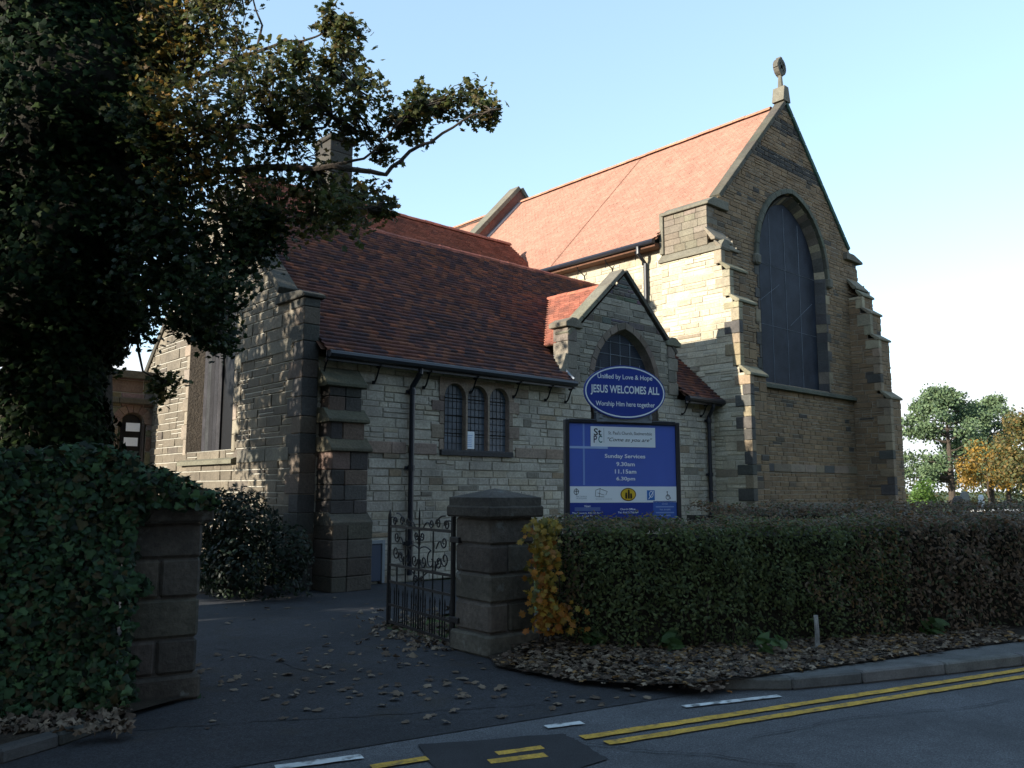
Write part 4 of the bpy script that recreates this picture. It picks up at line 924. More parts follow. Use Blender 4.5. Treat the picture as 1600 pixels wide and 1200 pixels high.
rect('logo_rule', PXX(301), PXX(303), PZZ(604), PZZ(500), Y3, (.1, .1, .12), panel)
text("St. Paul's Church, Skelmersdale", PXX(500), PZZ(534), .585, .045, Y3, (.07, .08, .10), panel); text('"Come as you are"', PXX(497), PZZ(583), .60, .058, Y3, (.01, .01, .015), panel, shear=.35)
text('Sunday Services', PXX(458), PZZ(702), .54, .062, Y3, WHT, panel, bold=.022); text('9.30am', PXX(460), PZZ(755), .245, .05, Y3, WHT, panel, bold=.022); text('11.15am', PXX(460), PZZ(808), .285, .05, Y3, WHT, panel, bold=.022); text('6.30pm', PXX(460), PZZ(862), .25, .058, Y3, WHT, panel, bold=.022)
rect('white_band', .004, BW-.004, PZZ(1028), PZZ(914), Y2, WHT, panel)
def ring(name, cx, cz, rx, rz_, t, y, col, parent, n=20):
    b = MB()
    for k in range(n):
        a, c = 2*math.pi*k/n, 2*math.pi*(k+1)/n; b.poly([(cx+rx*math.cos(a), y, cz+rz_*math.sin(a)), (cx+rx*math.cos(c), y, cz+rz_*math.sin(c)), (cx+(rx-t)*math.cos(c), y, cz+(rz_-t)*math.sin(c)), (cx+(rx-t)*math.cos(a), y, cz+(rz_-t)*math.sin(a))], col)
    return b.obj(name, M['ink'], parent, fix=False)
def disc(name, cx, cz, rx, rz_, y, col, parent, n=28): return flat(name, [(cx+rx*math.cos(2*math.pi*k/n), cz+rz_*math.sin(2*math.pi*k/n)) for k in range(n)], y, col, parent)
INK = (.02, .03, .05)
ring('emblem', PXX(97), PZZ(952), .032, .036, .006, Y3, INK, panel); rect('emblem', PXX(95), PXX(99), PZZ(975), PZZ(928), Y4, INK, panel); rect('emblem', PXX(80), PXX(116), PZZ(950), PZZ(946), Y4, INK, panel)
text('THE CHURCH', PXX(133), PZZ(985), .14, .014, Y3, (.2, .25, .3), panel); text('OF ENGLAND', PXX(133), PZZ(998), .135, .014, Y3, (.2, .25, .3), panel)
for (a, c, d, e) in ((235, 985, 238, 940), (238, 940, 268, 930), (268, 930, 322, 950), (322, 950, 310, 975), (262, 990, 270, 925), (240, 985, 300, 988), (250, 960, 300, 975)):
    p, q_ = Vector((PXX(a), PZZ(c))), Vector((PXX(d), PZZ(e))); dn = (q_-p).normalized(); nn = Vector((-dn.y, dn.x))*.0025; flat('emblem', [p-nn, q_-nn, q_+nn, p+nn], Y3, INK, panel)
text('Diocese of Liverpool', PXX(296), PZZ(1003), .21, .016, Y3, (.2, .25, .3), panel)
disc('badge', PXX(477), PZZ(971), .104, .078, Y3, (.12, .045, .012), panel); disc('badge', PXX(477), PZZ(971), .092, .067, Y4, (.72, .46, .03), panel)
for cx, h in ((460, .05), (480, .085), (497, .04)): rect('badge_figure', PXX(cx)-.012, PXX(cx)+.012, PZZ(1000), PZZ(1000)+h, -.011, (.015, .012, .01), panel); disc('badge_figure', PXX(cx), PZZ(1000)+h+.010, .012, .013, -.011, (.015, .012, .01), panel, 10)
rect('hearing_sign', PXX(618), PXX(677), PZZ(1012), PZZ(941), Y3, (.03, .16, .50), panel); ring('hearing_sign', PXX(650), PZZ(970), .03, .04, .009, Y4, WHT, panel, 14)
p0 = (PXX(625), PZZ(1005)); flat('hearing_sign', [p0, (p0[0]+.012, p0[1]), (PXX(672), PZZ(948)), (PXX(672)-.012, PZZ(948))], -.011, WHT, panel)
ring('wheelchair_sign', PXX(778), PZZ(990), .030, .032, .007, Y3, INK, panel, 16); disc('wheelchair_sign', PXX(773), PZZ(953), .009, .009, Y3, INK, panel, 10); rect('wheelchair_sign', PXX(772), PXX(776), PZZ(985), PZZ(960), Y3, INK, panel); rect('wheelchair_sign', PXX(772), PXX(790), PZZ(984), PZZ(980), Y4, INK, panel); flat('wheelchair_sign', [(PXX(788), PZZ(980)), (PXX(792), PZZ(980)), (PXX(802), PZZ(1003)), (PXX(797), PZZ(1003))], Y3, INK, panel)
text('Vicar:', PXX(176), PZZ(1052), .085, .022, Y3, WHT, panel, bold=.02); rect('name_strip', PXX(85), PXX(270), PZZ(1086), PZZ(1060), Y2, (.10, .15, .36), panel)
text('The Vicarage, Church Road', PXX(176), PZZ(1101), .39, .024, Y3, WHT, panel, bold=.02); text('Tel. 01695 722087', PXX(176), PZZ(1123), .28, .022, Y3, WHT, panel, bold=.02)
text('Church Office:', PXX(472), PZZ(1075), .205, .022, Y3, WHT, panel, bold=.02); text('Tel. 01695 716349', PXX(474), PZZ(1098), .27, .022, Y3, WHT, panel, bold=.02)
rect('contact_panel', PXX(664), PXX(842), PZZ(1147), PZZ(1018), Y2, (.05, .12, .42), panel)
text('Curates', PXX(753), PZZ(1038), .08, .017, Y3, (.55, .65, .8), panel)
for k, w_ in ((1, .25), (3, .25)):                      # names too small to read: ruled strips
    rect('name_strip', PXX(753)-w_/2, PXX(753)+w_/2, PZZ(1043+k*21), PZZ(1034+k*21), Y3, (.22, .32, .6), panel)
for k in (2, 4): text('Tel. 01695', PXX(753), PZZ(1038+k*21), .15, .017, Y3, (.55, .65, .8), panel)
# oval sign above the board
OCX, OCZ, ORX, ORZ = .715, 2.815, .545, .325
ov = MB(); n = 48; F_ = [(OCX+ORX*math.cos(2*math.pi*k/n), OCZ+ORZ*math.sin(2*math.pi*k/n)) for k in range(n)]
ov.prism(F_, 1, -.06, -.04, NAVY); oval = ov.obj('oval_sign', M['board_paint'], nb_)
ring('oval_border', OCX, OCZ, ORX-.014, ORZ-.014, .016, -.0635, WHT, oval, 48)
text('Unified by Love & Hope', OCX+.0, OCZ+.175, .735, .075, -.064, WHT, oval, bold=.012); text('JESUS WELCOMES ALL', OCX, OCZ+.015, .92, .125, -.064, WHT, oval, bold=.022); text('Worship Him here together', OCX, OCZ-.155, .79, .075, -.064, WHT, oval, bold=.012)
bbox('bracket', M['lead'], nb_, .35, 1.08, -.035, -.015, BZ1-.0, 2.6, (.3, .3, .3), .004)
for x in (.40, 1.06): bbox('clip', M['lead'], nb_, x-.02, x+.02, -.05, -.03, BZ1+.04, BZ1+.09, (.5, .5, .5), .004)

# ================================================================== hedges and shrubs
HL = [(6.16, 6.30), (6.22, 5.78), (6.42, 5.30), (6.9, 4.92), (7.97, 4.42), (9.2, 3.82), (10.6, 3.25), (14, 2.0), (19, .3)]
def path_pts(line, step):
    P = [Vector((*p, 0)) for p in line]; out = []; s0 = 0
    for a, b_ in zip(P, P[1:]):
        L_ = (b_-a).length; n = max(1, int(L_/step)); u = (b_-a)/L_
        for i in range(n): out.append((a+u*(L_*i/n), u, s0+L_*i/n))
        s0 += L_
    return out, s0
def hedge(name, line, depth, h, label, density, palf, size, cat='hedge', z0=.1, kind='oval'):
    e = empty(name, (line[0][0], line[0][1], 0)); tag(e, label, cat); inv = Matrix.Translation((-line[0][0], -line[0][1], 0))
    pts, L_ = path_pts(line, .02); M_ = len(pts)
    core = MB(); cp = [Vector((*p, 0)) for p in line]
    for a, b_ in zip(cp, cp[1:]):
        u = (b_-a).normalized(); n = Vector((-u.y, u.x, 0)); q = [a+n*.13-u*.02, b_+n*.13+u*.02, b_+n*(depth-.1)+u*.02, a+n*(depth-.1)-u*.02]
        core.mesh([(p.x, p.y, z0) for p in q]+[(p.x, p.y, h-.1) for p in q], [(4,5,6,7), (0,1,5,4), (1,2,6,5), (2,3,7,6), (3,0,4,7)], (.02, .02, .015))
    o = core.obj('twigs', M['core'], None); o.parent = e; o.matrix_parent_inverse = inv  # solid dark box inside the hedge, added to block light between leaves
    pos, nrm, cl, sz = [], [], [], []
    area_n = int(density*L_*(h+depth))
    for _ in range(area_n):
        i = rng.randrange(M_); p, u, s_ = pts[i]; n = Vector((-u.y, u.x, 0)); t = rng.random()*(h+depth*.9)
        lump = .05*math.sin(s_*5.1+1)+.04*math.sin(s_*11.3)+.03*math.sin(s_*23)
        if t < h-.02:
            z = z0+.02+(h-z0-.02)*(t/(h-.02))**.9; d = rng.gauss(.0, .05)+lump*.7+.03*math.sin(z*9+s_*4); under_ = max(0, .35-z)*.5
            if z < .45 and rng.random() < .45: continue
            q = p + n*(d+under_*.6); q = Vector((q.x, q.y, z)); N = -n + Vector((rng.gauss(0, .5), rng.gauss(0, .5), rng.gauss(.35, .5)))
        else:
            dd = (t-h)/(depth*.9)*depth; q = p + n*dd; q = Vector((q.x, q.y, h+lump*.6+rng.gauss(0, .035))); N = Vector((rng.gauss(0, .5), rng.gauss(0, .5), 1))
        pos.append(q); nrm.append(N); cl.append(palf(q, s_, t >= h-.02)); sz.append(size*rng.uniform(.7, 1.35))
    lv = leaf_mesh(name+'_leaves', [tuple(p) for p in pos], [tuple(p) for p in nrm], sz, cl, kind); o = link('foliage', lv, M['leaf']); o.parent = e; o.matrix_parent_inverse = inv
    for k in range(int(L_*3)):                              # bare stems at the foot
        p, u, s_ = pts[rng.randrange(M_)]; n = Vector((-u.y, u.x, 0)); a = p+n*rng.uniform(.05, .25); 
        b = MB(); b.tube(wob_line((a.x, a.y, z0-.02), (a.x+rng.uniform(-.15, .15), a.y+rng.uniform(-.15, .15), rng.uniform(.4, .8)), 4, .06), .009, 4); o = b.obj('stem', M['bark']); o.parent = e; o.matrix_parent_inverse = inv
    return e
def jj(c, v=.3): k = rng.uniform(1-v, 1+v); return tuple(x*k for x in c)
def pal_privet(q, s_, top):
    br = (s_ > 3.2+.35*math.sin(q.z*7) and rng.random() < .6) or (top and rng.random() < .75)
    if s_ < .55 and rng.random() < .5: br = True
    if br and rng.random() < .72: return jj(rng.choice([(.17, .12, .065), (.13, .098, .062), (.11, .085, .058), (.20, .125, .05)]))
    return jj(rng.choice([(.098, .13, .045), (.078, .105, .037), (.12, .145, .052), (.06, .088, .033)]))
hedge('clipped_hedge', HL[:6], 1.0, 1.27, 'clipped green privet hedge with browning top beside the gate pillar', 2300, pal_privet, .042)
def pal_beech(q, s_, top):
    if rng.random() < .2: return jj(rng.choice([(.085, .105, .05), (.07, .09, .046)]))
    if top and rng.random() < .3: return jj((.15, .075, .03))
    return jj(rng.choice([(.18, .122, .078), (.145, .10, .068), (.20, .135, .08), (.12, .088, .06)]))
hedge('clipped_hedge', HL[5:], 1.0, 1.30, 'brown autumn stretch of the roadside hedge farthest along the road', 1500, pal_beech, .05)
hedge('clipped_hedge', [(9.3, 6.3), (11, 5.5), (14.5, 4.3), (20, 2.4)], .8, 1.40, 'low brown hedge standing behind the roadside hedge in front of the gable', 1000, pal_beech, .05)
# plants at the hedge foot and two stakes
def stake(px, py, h, r_, mat, label):
    p = ground(px, py, .1); b = MB(); b.tube([(0, 0, -.05), (.01, 0, h*.5), (.015, .01, h)], [r_, r_*.95, r_*.9], 7, (.3, .3, .29)); o = b.obj('stake', M[mat]); o.location = (p.x, p.y, .1); tag(o, label, 'stake')
stake(1277, 1014, .32, .024, 'kerb', 'short pale stake at the foot of the green hedge'); stake(1531, 984, .75, .018, 'bark', 'thin dark stake in front of the brown hedge')
for i, (px, py, lab) in enumerate(((930, 1012, 'leafy dock weed under the hedge nearest the orange shrub'), (1052, 1018, 'leafy dock weed at the middle of the green hedge foot'), (1205, 1026, 'broad leaved dock weed beside the pale stake'), (1460, 994, 'pale dock weed under the brown hedge'))):
    p = ground(px, py, .1); n = 14; pos = [(p.x+rng.uniform(-.1, .1), p.y+rng.uniform(-.1, .1), .13+rng.uniform(0, .16)) for _ in range(n)]
    o = link('weed', leaf_mesh('weed', pos, [(rng.gauss(0, .8), rng.gauss(-.3, .6), .8) for _ in range(n)], [rng.uniform(.12, .2) for _ in range(n)], pick([(.05, .10, .03), (.07, .12, .04)], n), 'oval'), M['leaf']); tag(o, lab, 'weed')
# orange and yellow shrub between pillar and hedge
e = empty('autumn_shrub', (6.12, 6.2, 0)); tag(e, 'yellow and orange leaved shrub climbing beside the gate pillar', 'shrub')
pos, nrm, cl, sz = [], [], [], []
for _ in range(620):
    px = rng.gauss(850, 12); py = rng.uniform(812, 990); 
    if py > 940 and rng.random() < .6: px = rng.gauss(866, 20)
    p = at(px, py, 8.08+rng.gauss(0, .10)); pos.append(tuple(p)); nrm.append((rng.gauss(-.5, .5), rng.gauss(-.7, .5), rng.gauss(.4, .5))); t = (py-812)/180
    c = rng.choice([(.34, .22, .035), (.28, .20, .03), (.20, .17, .035), (.12, .12, .03)] if rng.random() > t else [(.36, .16, .025), (.30, .11, .02), (.34, .21, .03)]); cl.append(jj(c)); sz.append(rng.uniform(.045, .085))
o = link('foliage', leaf_mesh('autumn_leaves', pos, nrm, sz, cl, 'maple', .4), M['leaf']); o.parent = e; o.matrix_parent_inverse = Matrix.Translation((-6.12, -6.2, 0))
for k in range(7):
    a = ground(852+rng.uniform(-14, 18), 1005, .1); b_ = at(850+rng.uniform(-25, 25), rng.uniform(815, 900), 8.15); b = MB(); b.tube(wob_line(a, b_, 6, .05), .008, 4); o = b.obj('stem', M['bark']); o.parent = e; o.matrix_parent_inverse = Matrix.Translation((-6.12, -6.2, 0))
# dark laurel in front of the gable end
def bush(name, c, rad, n, size, pal, label, cat='shrub', kind='oval', mat='leaf', core=True):
    c = Vector(c); rad = Vector(rad); e = empty(name, (c.x, c.y, 0)); tag(e, label, cat); inv = Matrix.Translation((-c.x, -c.y, 0))
    lumps = [(Vector((rng.uniform(-.6, .6)*rad.x, rng.uniform(-.6, .6)*rad.y, rng.uniform(-.55, .6)*rad.z)), rng.uniform(.45, .7)) for _ in range(9)]
    pos, nrm = [], []
    for _ in range(n):
        l, k = rng.choice(lumps); d = Vector((rng.gauss(0, 1), rng.gauss(0, 1), rng.gauss(0, 1))).normalized(); r_ = k*rng.uniform(.75, 1.08)
        p = c+l+Vector((d.x*rad.x*r_, d.y*rad.y*r_, d.z*rad.z*r_))
        if p.z < .05: continue
        pos.append(tuple(p)); nrm.append(tuple(d+Vector((rng.gauss(0, .5), rng.gauss(0, .5), rng.gauss(.3, .4)))))
    o = link('foliage', leaf_mesh(name+'_leaves', pos, nrm, [size*rng.uniform(.7, 1.3) for _ in pos], pick(pal, len(pos), .3), kind), M[mat]); o.parent = e; o.matrix_parent_inverse = inv
    if core:
        b = MB()
        for k in range(6): b.tube(wob_line((c.x+rng.uniform(-.1, .1)*rad.x, c.y+rng.uniform(-.1, .1)*rad.y, -.02), c+Vector((rng.uniform(-.5, .5)*rad.x, rng.uniform(-.5, .5)*rad.y, rng.uniform(.1, .7)*rad.z)), 5, .06), [.035, .03, .026, .022, .018, .012], 5)
        o = b.obj('stems', M['bark']); o.parent = e; o.matrix_parent_inverse = inv
    return e
bush('laurel_bush', (5.65, 12.85, .62), (.75, 1.4, .95), 9500, .08, [(.012, .022, .011), (.017, .03, .014), (.009, .016, .008)], 'dark green laurel bush growing against the vestry gable end')

# ================================================================== ivy on wall and pillar
e = empty('ivy', (1.6, 6.85, 0)); tag(e, 'thick dark green ivy smothering the boundary wall and one pillar', 'ivy'); einv = Matrix.Translation((-1.6, -6.85, 0))
wd_ = Vector((math.cos(R(168)), math.sin(R(168)), 0)); wn_ = Vector((math.cos(R(-102)), math.sin(R(-102)), 0))
pos, nrm, sz = [], [], []
base = Vector((2.71-.53*math.cos(R(-12)), 6.70-.53*math.sin(R(-12)), 0))
def bulge(s_, z): return .10+.10*math.sin(s_*3.1+z*2.2)+.07*math.sin(s_*7+1.3)+.06*math.sin(z*8+s_*3)
for _ in range(16000):
    s_ = rng.uniform(-.62, 3.4); z = rng.uniform(.03, 1.93)
    if s_ < 0:                                       # over the pillar: only its top and ragged edge
        edge = -.05-.05*math.sin(z*9)-.04*math.sin(z*23)
        if z < 1.50:
            if s_ < edge: continue
        elif z > 1.54+.26*(1-(-s_/.62)**1.5)+.04*math.sin(s_*20): continue
    d = max(.07, bulge(s_, z)) if s_ > 0 else (.04 if z < 1.5 else .12)
    p = base+wd_*s_+wn_*(d*rng.uniform(.25, 1.15)+.06)+Vector((0, 0, z)); pos.append(tuple(p)); nrm.append(tuple(wn_*1.0+Vector((rng.gauss(0, .35), rng.gauss(0, .35), rng.gauss(.35, .35))))); sz.append(rng.choice([.035, .045, .055, .065, .08])*rng.uniform(.8, 1.2))
for _ in range(4200):                                # rounded top of the mass
    s_ = rng.uniform(-.62, 3.4); w = rng.uniform(-.15, .9); zt = 1.84+.10*math.sin(s_*4)-.25*max(0, w-.3) if s_ > 0 else 1.56+.24*(1-(-s_/.62)**1.5)
    p = base+wd_*s_-wn_*w+Vector((0, 0, zt+rng.uniform(-.1, .06))); pos.append(tuple(p)); nrm.append((rng.gauss(0, .5), rng.gauss(-.2, .5), 1)); sz.append(rng.uniform(.05, .085))
for (a, b_) in (((205, 900), (250, 925)), ((205, 930), (245, 948)), ((200, 1015), (240, 1028)), ((205, 1060), (262, 1055)), ((215, 1085), (320, 1092))):    # trailing shoots
    for k in range(26):
        t = rng.random(); q = at(a[0]+(b_[0]-a[0])*t, a[1]+(b_[1]-a[1])*t+rng.gauss(0, 4), 6.66-.12); pos.append(tuple(q)); nrm.append(tuple(wn_+Vector((rng.gauss(0, .3), rng.gauss(0, .3), .3)))); sz.append(rng.uniform(.03, .055))
o = link('leaves', leaf_mesh('ivy_leaves', pos, nrm, sz, pick([(.012, .03, .012), (.02, .048, .02), (.006, .014, .006), (.045, .085, .032), (.026, .06, .026), (.05, .045, .02)], len(pos), .3), 'ivy', .3), M['ivy']); o.parent = e; o.matrix_parent_inverse = einv
b = MB(); q0 = [base+wd_*.06-wn_*.7, base+wd_*3.5-wn_*.7, base+wd_*3.5+wn_*.04, base+wd_*.06+wn_*.0]
b.mesh([(p.x, p.y, 0) for p in q0]+[(p.x, p.y, 1.72) for p in q0], [(4,5,6,7), (0,1,5,4), (1,2,6,5), (2,3,7,6), (3,0,4,7)], (.02, .02, .015)); o = b.obj('stems', M['core']); o.parent = e; o.matrix_parent_inverse = einv  # solid dark box behind the ivy, so gaps look deeply shaded

# ================================================================== trees
def trunk(b, pts, r0, r1, n=8):
    k = len(pts); b.tube(pts, [r0+(r1-r0)*i/(k-1) for i in range(k)], n)
# ivy-clad trunk at the edge of the drive
tb = at(70, 740, 10.2); e = empty('ivy_clad_tree', (tb.x, tb.y, 0)); tag(e, 'tall tree trunk clad in dense dark ivy behind the ivy wall', 'tree'); inv = Matrix.Translation((-tb.x, -tb.y, 0))
b = MB(); trunk(b, [(tb.x, tb.y, 0), (tb.x, tb.y, 3), (tb.x+.1, tb.y, 6), (tb.x, tb.y+.2, 10)], .62, .35, 12); o = b.obj('trunk', M['bark']); o.parent = e; o.matrix_parent_inverse = inv
b = MB(); prof_r = lambda z, a: (1.02+.16*math.sin(z*1.7+a*2)+.13*math.sin(z*3.1-a*3+1)+.10*math.sin(a*5+z))*(1.0 if z > 3.9 else (.66 if z < 3.2 else .66+.34*(z-3.2)/.7))*(1.22 if z > 4.6 else 1)
ring_ = []
for i in range(26):
    z = 1.2+i*.36; ring_.append([(tb.x+prof_r(z, a)*.80*math.cos(a), tb.y+prof_r(z, a)*.80*math.sin(a), z) for a in [2*math.pi*k/18 for k in range(18)]])
for i in range(25):
    for k in range(18): b.poly([ring_[i][k], ring_[i][(k+1) % 18], ring_[i+1][(k+1) % 18], ring_[i+1][k]], (.015, .018, .01))
o = b.obj('dark_ivy_core', M['core'], None, fix=False); o.parent = e; o.matrix_parent_inverse = inv  # solid dark core added so no sky shows through the ivy
pos, nrm, sz = [], [], []
for _ in range(34000):
    a = rng.uniform(0, 2*math.pi); z = rng.uniform(1.0, 10.4)
    if math.cos(a-math.atan2(-tb.y, -tb.x)) < -.45 and rng.random() < .7: continue
    r_ = prof_r(z, a)*(rng.uniform(.80, 1.12)+.06*math.sin(a*14+z*9)); p = (tb.x+r_*math.cos(a), tb.y+r_*math.sin(a), z); pos.append(p); nrm.append((math.cos(a)+rng.gauss(0, .45), math.sin(a)+rng.gauss(0, .45), rng.gauss(.35, .45))); sz.append(rng.uniform(.06, .115))
o = link('ivy_leaves', leaf_mesh('tree_ivy', pos, nrm, sz, pick([(.007, .016, .005), (.010, .022, .007), (.005, .011, .004), (.022, .034, .010)], len(pos), .35), 'ivy', .3), M['tree_ivy']); o.parent = e; o.matrix_parent_inverse = inv

# maple with autumn leaves reaching over the drive
mb_ = at(150, 720, 11.0); e = empty('maple_tree', (mb_.x, mb_.y, 0)); tag(e, 'maple tree with thinning green and golden leaves reaching over the vestry roof', 'tree'); inv = Matrix.Translation((-mb_.x, -mb_.y, 0))
tr = MB(); TT = [Vector((mb_.x, mb_.y, 0)), Vector((mb_.x, mb_.y, 2.2)), at(150, 420, 11.0), at(170, 260, 10.8), at(210, 60, 10.6), at(230, -150, 10.6)]; trunk(tr, TT, .24, .08, 9); o = tr.obj('trunk', M['bark']); o.parent = e; o.matrix_parent_inverse = inv
limbs = [([(160, 330, 10.9), (250, 300, 10.5), (340, 268, 10.2), (430, 262, 10.0), (520, 258, 9.8), (570, 268, 9.7), (602, 272, 9.65), (640, 238, 9.6), (690, 210, 9.6), (740, 180, 9.6), (782, 170, 9.6)], .055, .006),
         ([(150, 180, 10.8), (230, 150, 10.5), (310, 120, 10.3), (400, 80, 10.2), (470, 60, 10.1), (540, 45, 10.1)], .045, .006),
         ([(170, 250, 10.8), (290, 205, 10.4), (390, 195, 10.2), (450, 205, 10.1), (505, 200, 10.0), (560, 140, 10.0)], .045, .006),
         ([(200, 320, 10.7), (330, 335, 10.4), (430, 345, 10.2), (520, 335, 10.0), (600, 322, 9.9)], .04, .006),
         ([(170, 380, 10.9), (250, 410, 10.6), (320, 450, 10.3), (345, 520, 10.2)], .035, .006), ([(160, 430, 10.9), (205, 500, 10.7), (225, 580, 10.5), (278, 606, 10.4)], .03, .005),
         ([(240, 300, 10.5), (300, 240, 10.2), (380, 150, 10.1), (410, 40, 10.1), (380, -40, 10.1)], .035, .006), ([(520, 258, 9.8), (570, 250, 9.8), (612, 205, 9.8), (650, 170, 9.8)], .02, .005)]
LP = []
for pts, r0, r1 in limbs:
    P = [at(*p) for p in pts]; Q = []
    for a, c in zip(P, P[1:]): Q += [a.lerp(c, t/3)+Vector((rng.gauss(0, .012), rng.gauss(0, .012), rng.gauss(0, .015))) for t in range(3)]
    Q.append(P[-1]); b = MB(); trunk(b, Q, r0, r1, 6); o = b.obj('branch', M['bark']); o.parent = e; o.matrix_parent_inverse = inv; LP += Q
blobs = [(330,25,60,0),(285,60,60,1),(262,110,45,1),(360,90,45,0),(420,110,45,0),(468,130,45,0),(540,45,30,0),(515,30,22,0),(545,95,34,1),(565,140,40,0),(515,108,30,0),(465,90,22,0),(440,170,55,0),(500,168,45,0),(350,170,65,0),(285,165,60,1),(380,230,75,0),(300,250,75,1),(235,265,55,1),(450,240,55,0),(545,200,34,0),(500,285,55,0),(560,300,40,0),(602,322,24,0),(420,310,65,0),(340,330,75,0),(640,185,36,0),(690,165,30,0),(652,152,22,0),(742,152,34,0),(760,170,24,0),(600,238,20,0),(610,190,26,0),(480,335,40,0),(545,335,35,0),
         (300,400,75,2),(370,400,50,2),(240,440,70,2),(330,465,50,2),(335,520,34,2),(185,490,50,2),(262,598,26,0),(230,350,80,2),(165,560,30,2),(400,360,45,2),(300,490,30,2),(350,-10,60,0),(250,20,70,1),(220,180,50,2)]
pos, nrm, sz, cl = [], [], [], []; tw = MB()
for (px, py, r_, kind_) in blobs:
    c = at(px, py, 10.0+rng.gauss(0, .35)+(.3 if px < 300 else 0)); R_ = r_*10/1290; near = min(LP, key=lambda q: (q-c).length)
    nt = int(8+r_*.42)
    for k in range(nt):
        d = Vector((rng.gauss(0, 1), rng.gauss(0, 1), rng.gauss(0, 1))).normalized()*R_*rng.uniform(.35, 1.2); tip = c+d; tw.tube(wob_line(near, tip, 4, .05), [.010, .008, .007, .005, .003], 3, cap=False)
        for j in range({0: 11, 1: 13, 2: 24}[kind_]):
            q = tip+Vector((rng.gauss(0, 1), rng.gauss(0, 1), rng.gauss(0, 1)))*R_*.26+Vector((0, 0, -.02)); t_ = rng.random()
            if t_ < .35: q = near.lerp(q, rng.uniform(.6, 1))
            pos.append(tuple(q)); nrm.append((rng.gauss(-.2, .6), rng.gauss(-.3, .6), rng.gauss(.7, .5))); sz.append(rng.uniform(.05, .10))
            if kind_ == 2: cc = rng.choice(IVY+IVY+GREEN[2:])
            elif kind_ == 1: cc = rng.choice(AUT+GREEN)
            else: cc = rng.choice(GREEN+GREEN+[(.09, .075, .025), (.12, .085, .025)]+AUT[2:3])
            cl.append(jj(cc, .25))
o = link('leaves', leaf_mesh('maple_leaves', pos, nrm, sz, cl, 'maple', .5), M['leaf']); o.parent = e; o.matrix_parent_inverse = inv
o = tw.obj('twigs', M['bark'], None, fix=False); o.parent = e; o.matrix_parent_inverse = inv

def big_tree(name, loc, h, cz0, rad, n, size, pal, label, cat='tree', group=None, seedlumps=14, kind='dia', mat='leaf', tr_r=.3, top=1.0, limb=8):
    loc = Vector(loc); e = empty(name, loc); tag(e, label, cat, group); b = MB(); cz = (cz0+h)/2; rz_ = (h-cz0)/2
    trunk(b, wob_line((0, 0, -.05), (rng.uniform(-.2, .2), rng.uniform(-.2, .2), h*.8), 6, .02), tr_r, tr_r*.3, 8); o = b.obj('trunk', M['bark'], e)
    lumps = []
    for k in range(seedlumps):
        d = Vector((rng.gauss(0, 1), rng.gauss(0, 1), rng.gauss(0, 1))).normalized()*rng.uniform(.35, .8); lumps.append((Vector((d.x*rad, d.y*rad, cz+d.z*rz_)), rng.uniform(.28, .45)*min(rad, rz_)))
    lb = MB()
    for c, r_ in lumps[:limb]: lb.tube(wob_line((0, 0, min(c.z*.75, h*.7)), c, 4, .05), [tr_r*.35, tr_r*.28, tr_r*.2, tr_r*.12, tr_r*.06], 5, cap=False)
    lb.obj('limbs', M['bark'], e, fix=False)
    pos, nrm, cl = [], [], []
    for _ in range(n):
        c, r_ = rng.choice(lumps); d = Vector((rng.gauss(0, 1), rng.gauss(0, 1), rng.gauss(0, .8))); d = d.normalized()*r_*rng.random()**.4*1.15; pos.append(tuple(c+d)); nrm.append(tuple(d.normalized()+Vector((rng.gauss(0, .6), rng.gauss(0, .6), rng.gauss(.3, .5)))))
    link('crown', leaf_mesh(name+'_crown', pos, nrm, [size*rng.uniform(.6, 1.3) for _ in pos], pick(pal, len(pos), .3), kind), M[mat], e); return e
# trees lining the road out of the picture, placed so their shade lies over the entrance
SH = 'unseen trees placed for their shade'
rng.seed(11)
big_tree('unseen_shade_tree', (-5.5, 8.5, 0), 8.8, 1.2, 4.6, 17000, .30, IVY+GREEN, 'broad dark unseen roadside tree placed for shade just left of the ivy wall', group=SH, seedlumps=44)
big_tree('unseen_shade_tree', (-13, 8.8, 0), 11.4, 1.6, 5.8, 16000, .38, IVY+GREEN, 'taller unseen roadside tree placed for shade second from the ivy wall', group=SH, seedlumps=44)
big_tree('unseen_shade_tree', (-22, 4.5, 0), 15, 2.0, 6.4, 16000, .44, IVY+GREEN, 'unseen roadside tree placed for shade across the road from the church', group=SH, seedlumps=44)
big_tree('unseen_shade_tree', (-1.2, 14.6, 0), 10.4, 1.6, 3.0, 6500, .2, GREEN+AUT, 'thin unseen churchyard tree placed for dappled shade beside the vestry', group=SH, seedlumps=16)
big_tree('laurel_shade_tree', (1.0, 13.6, 0), 4.6, .4, 1.7, 4500, .12, IVY, 'low dark unseen tree added to shade the laurel, behind the ivy clad tree', seedlumps=16, tr_r=.12)  # unseen, added to keep the sun off the laurel bush
big_tree('unseen_shade_tree', (-4.2, 2.6, 0), 11, 4.8, 3.3, 7000, .3, IVY+GREEN, 'unseen tree added beside the viewer to darken the foreground', group=SH, seedlumps=24, tr_r=.25)  # unseen crown added overhead to cut sky light on the foreground
big_tree('unseen_shade_tree', (2.5, -6.5, 0), 13, 4.0, 4.6, 7000, .4, IVY+GREEN, 'unseen tree added over the far pavement to darken the foreground', group=SH, seedlumps=26)  # second unseen crown added to darken the ground near the viewer
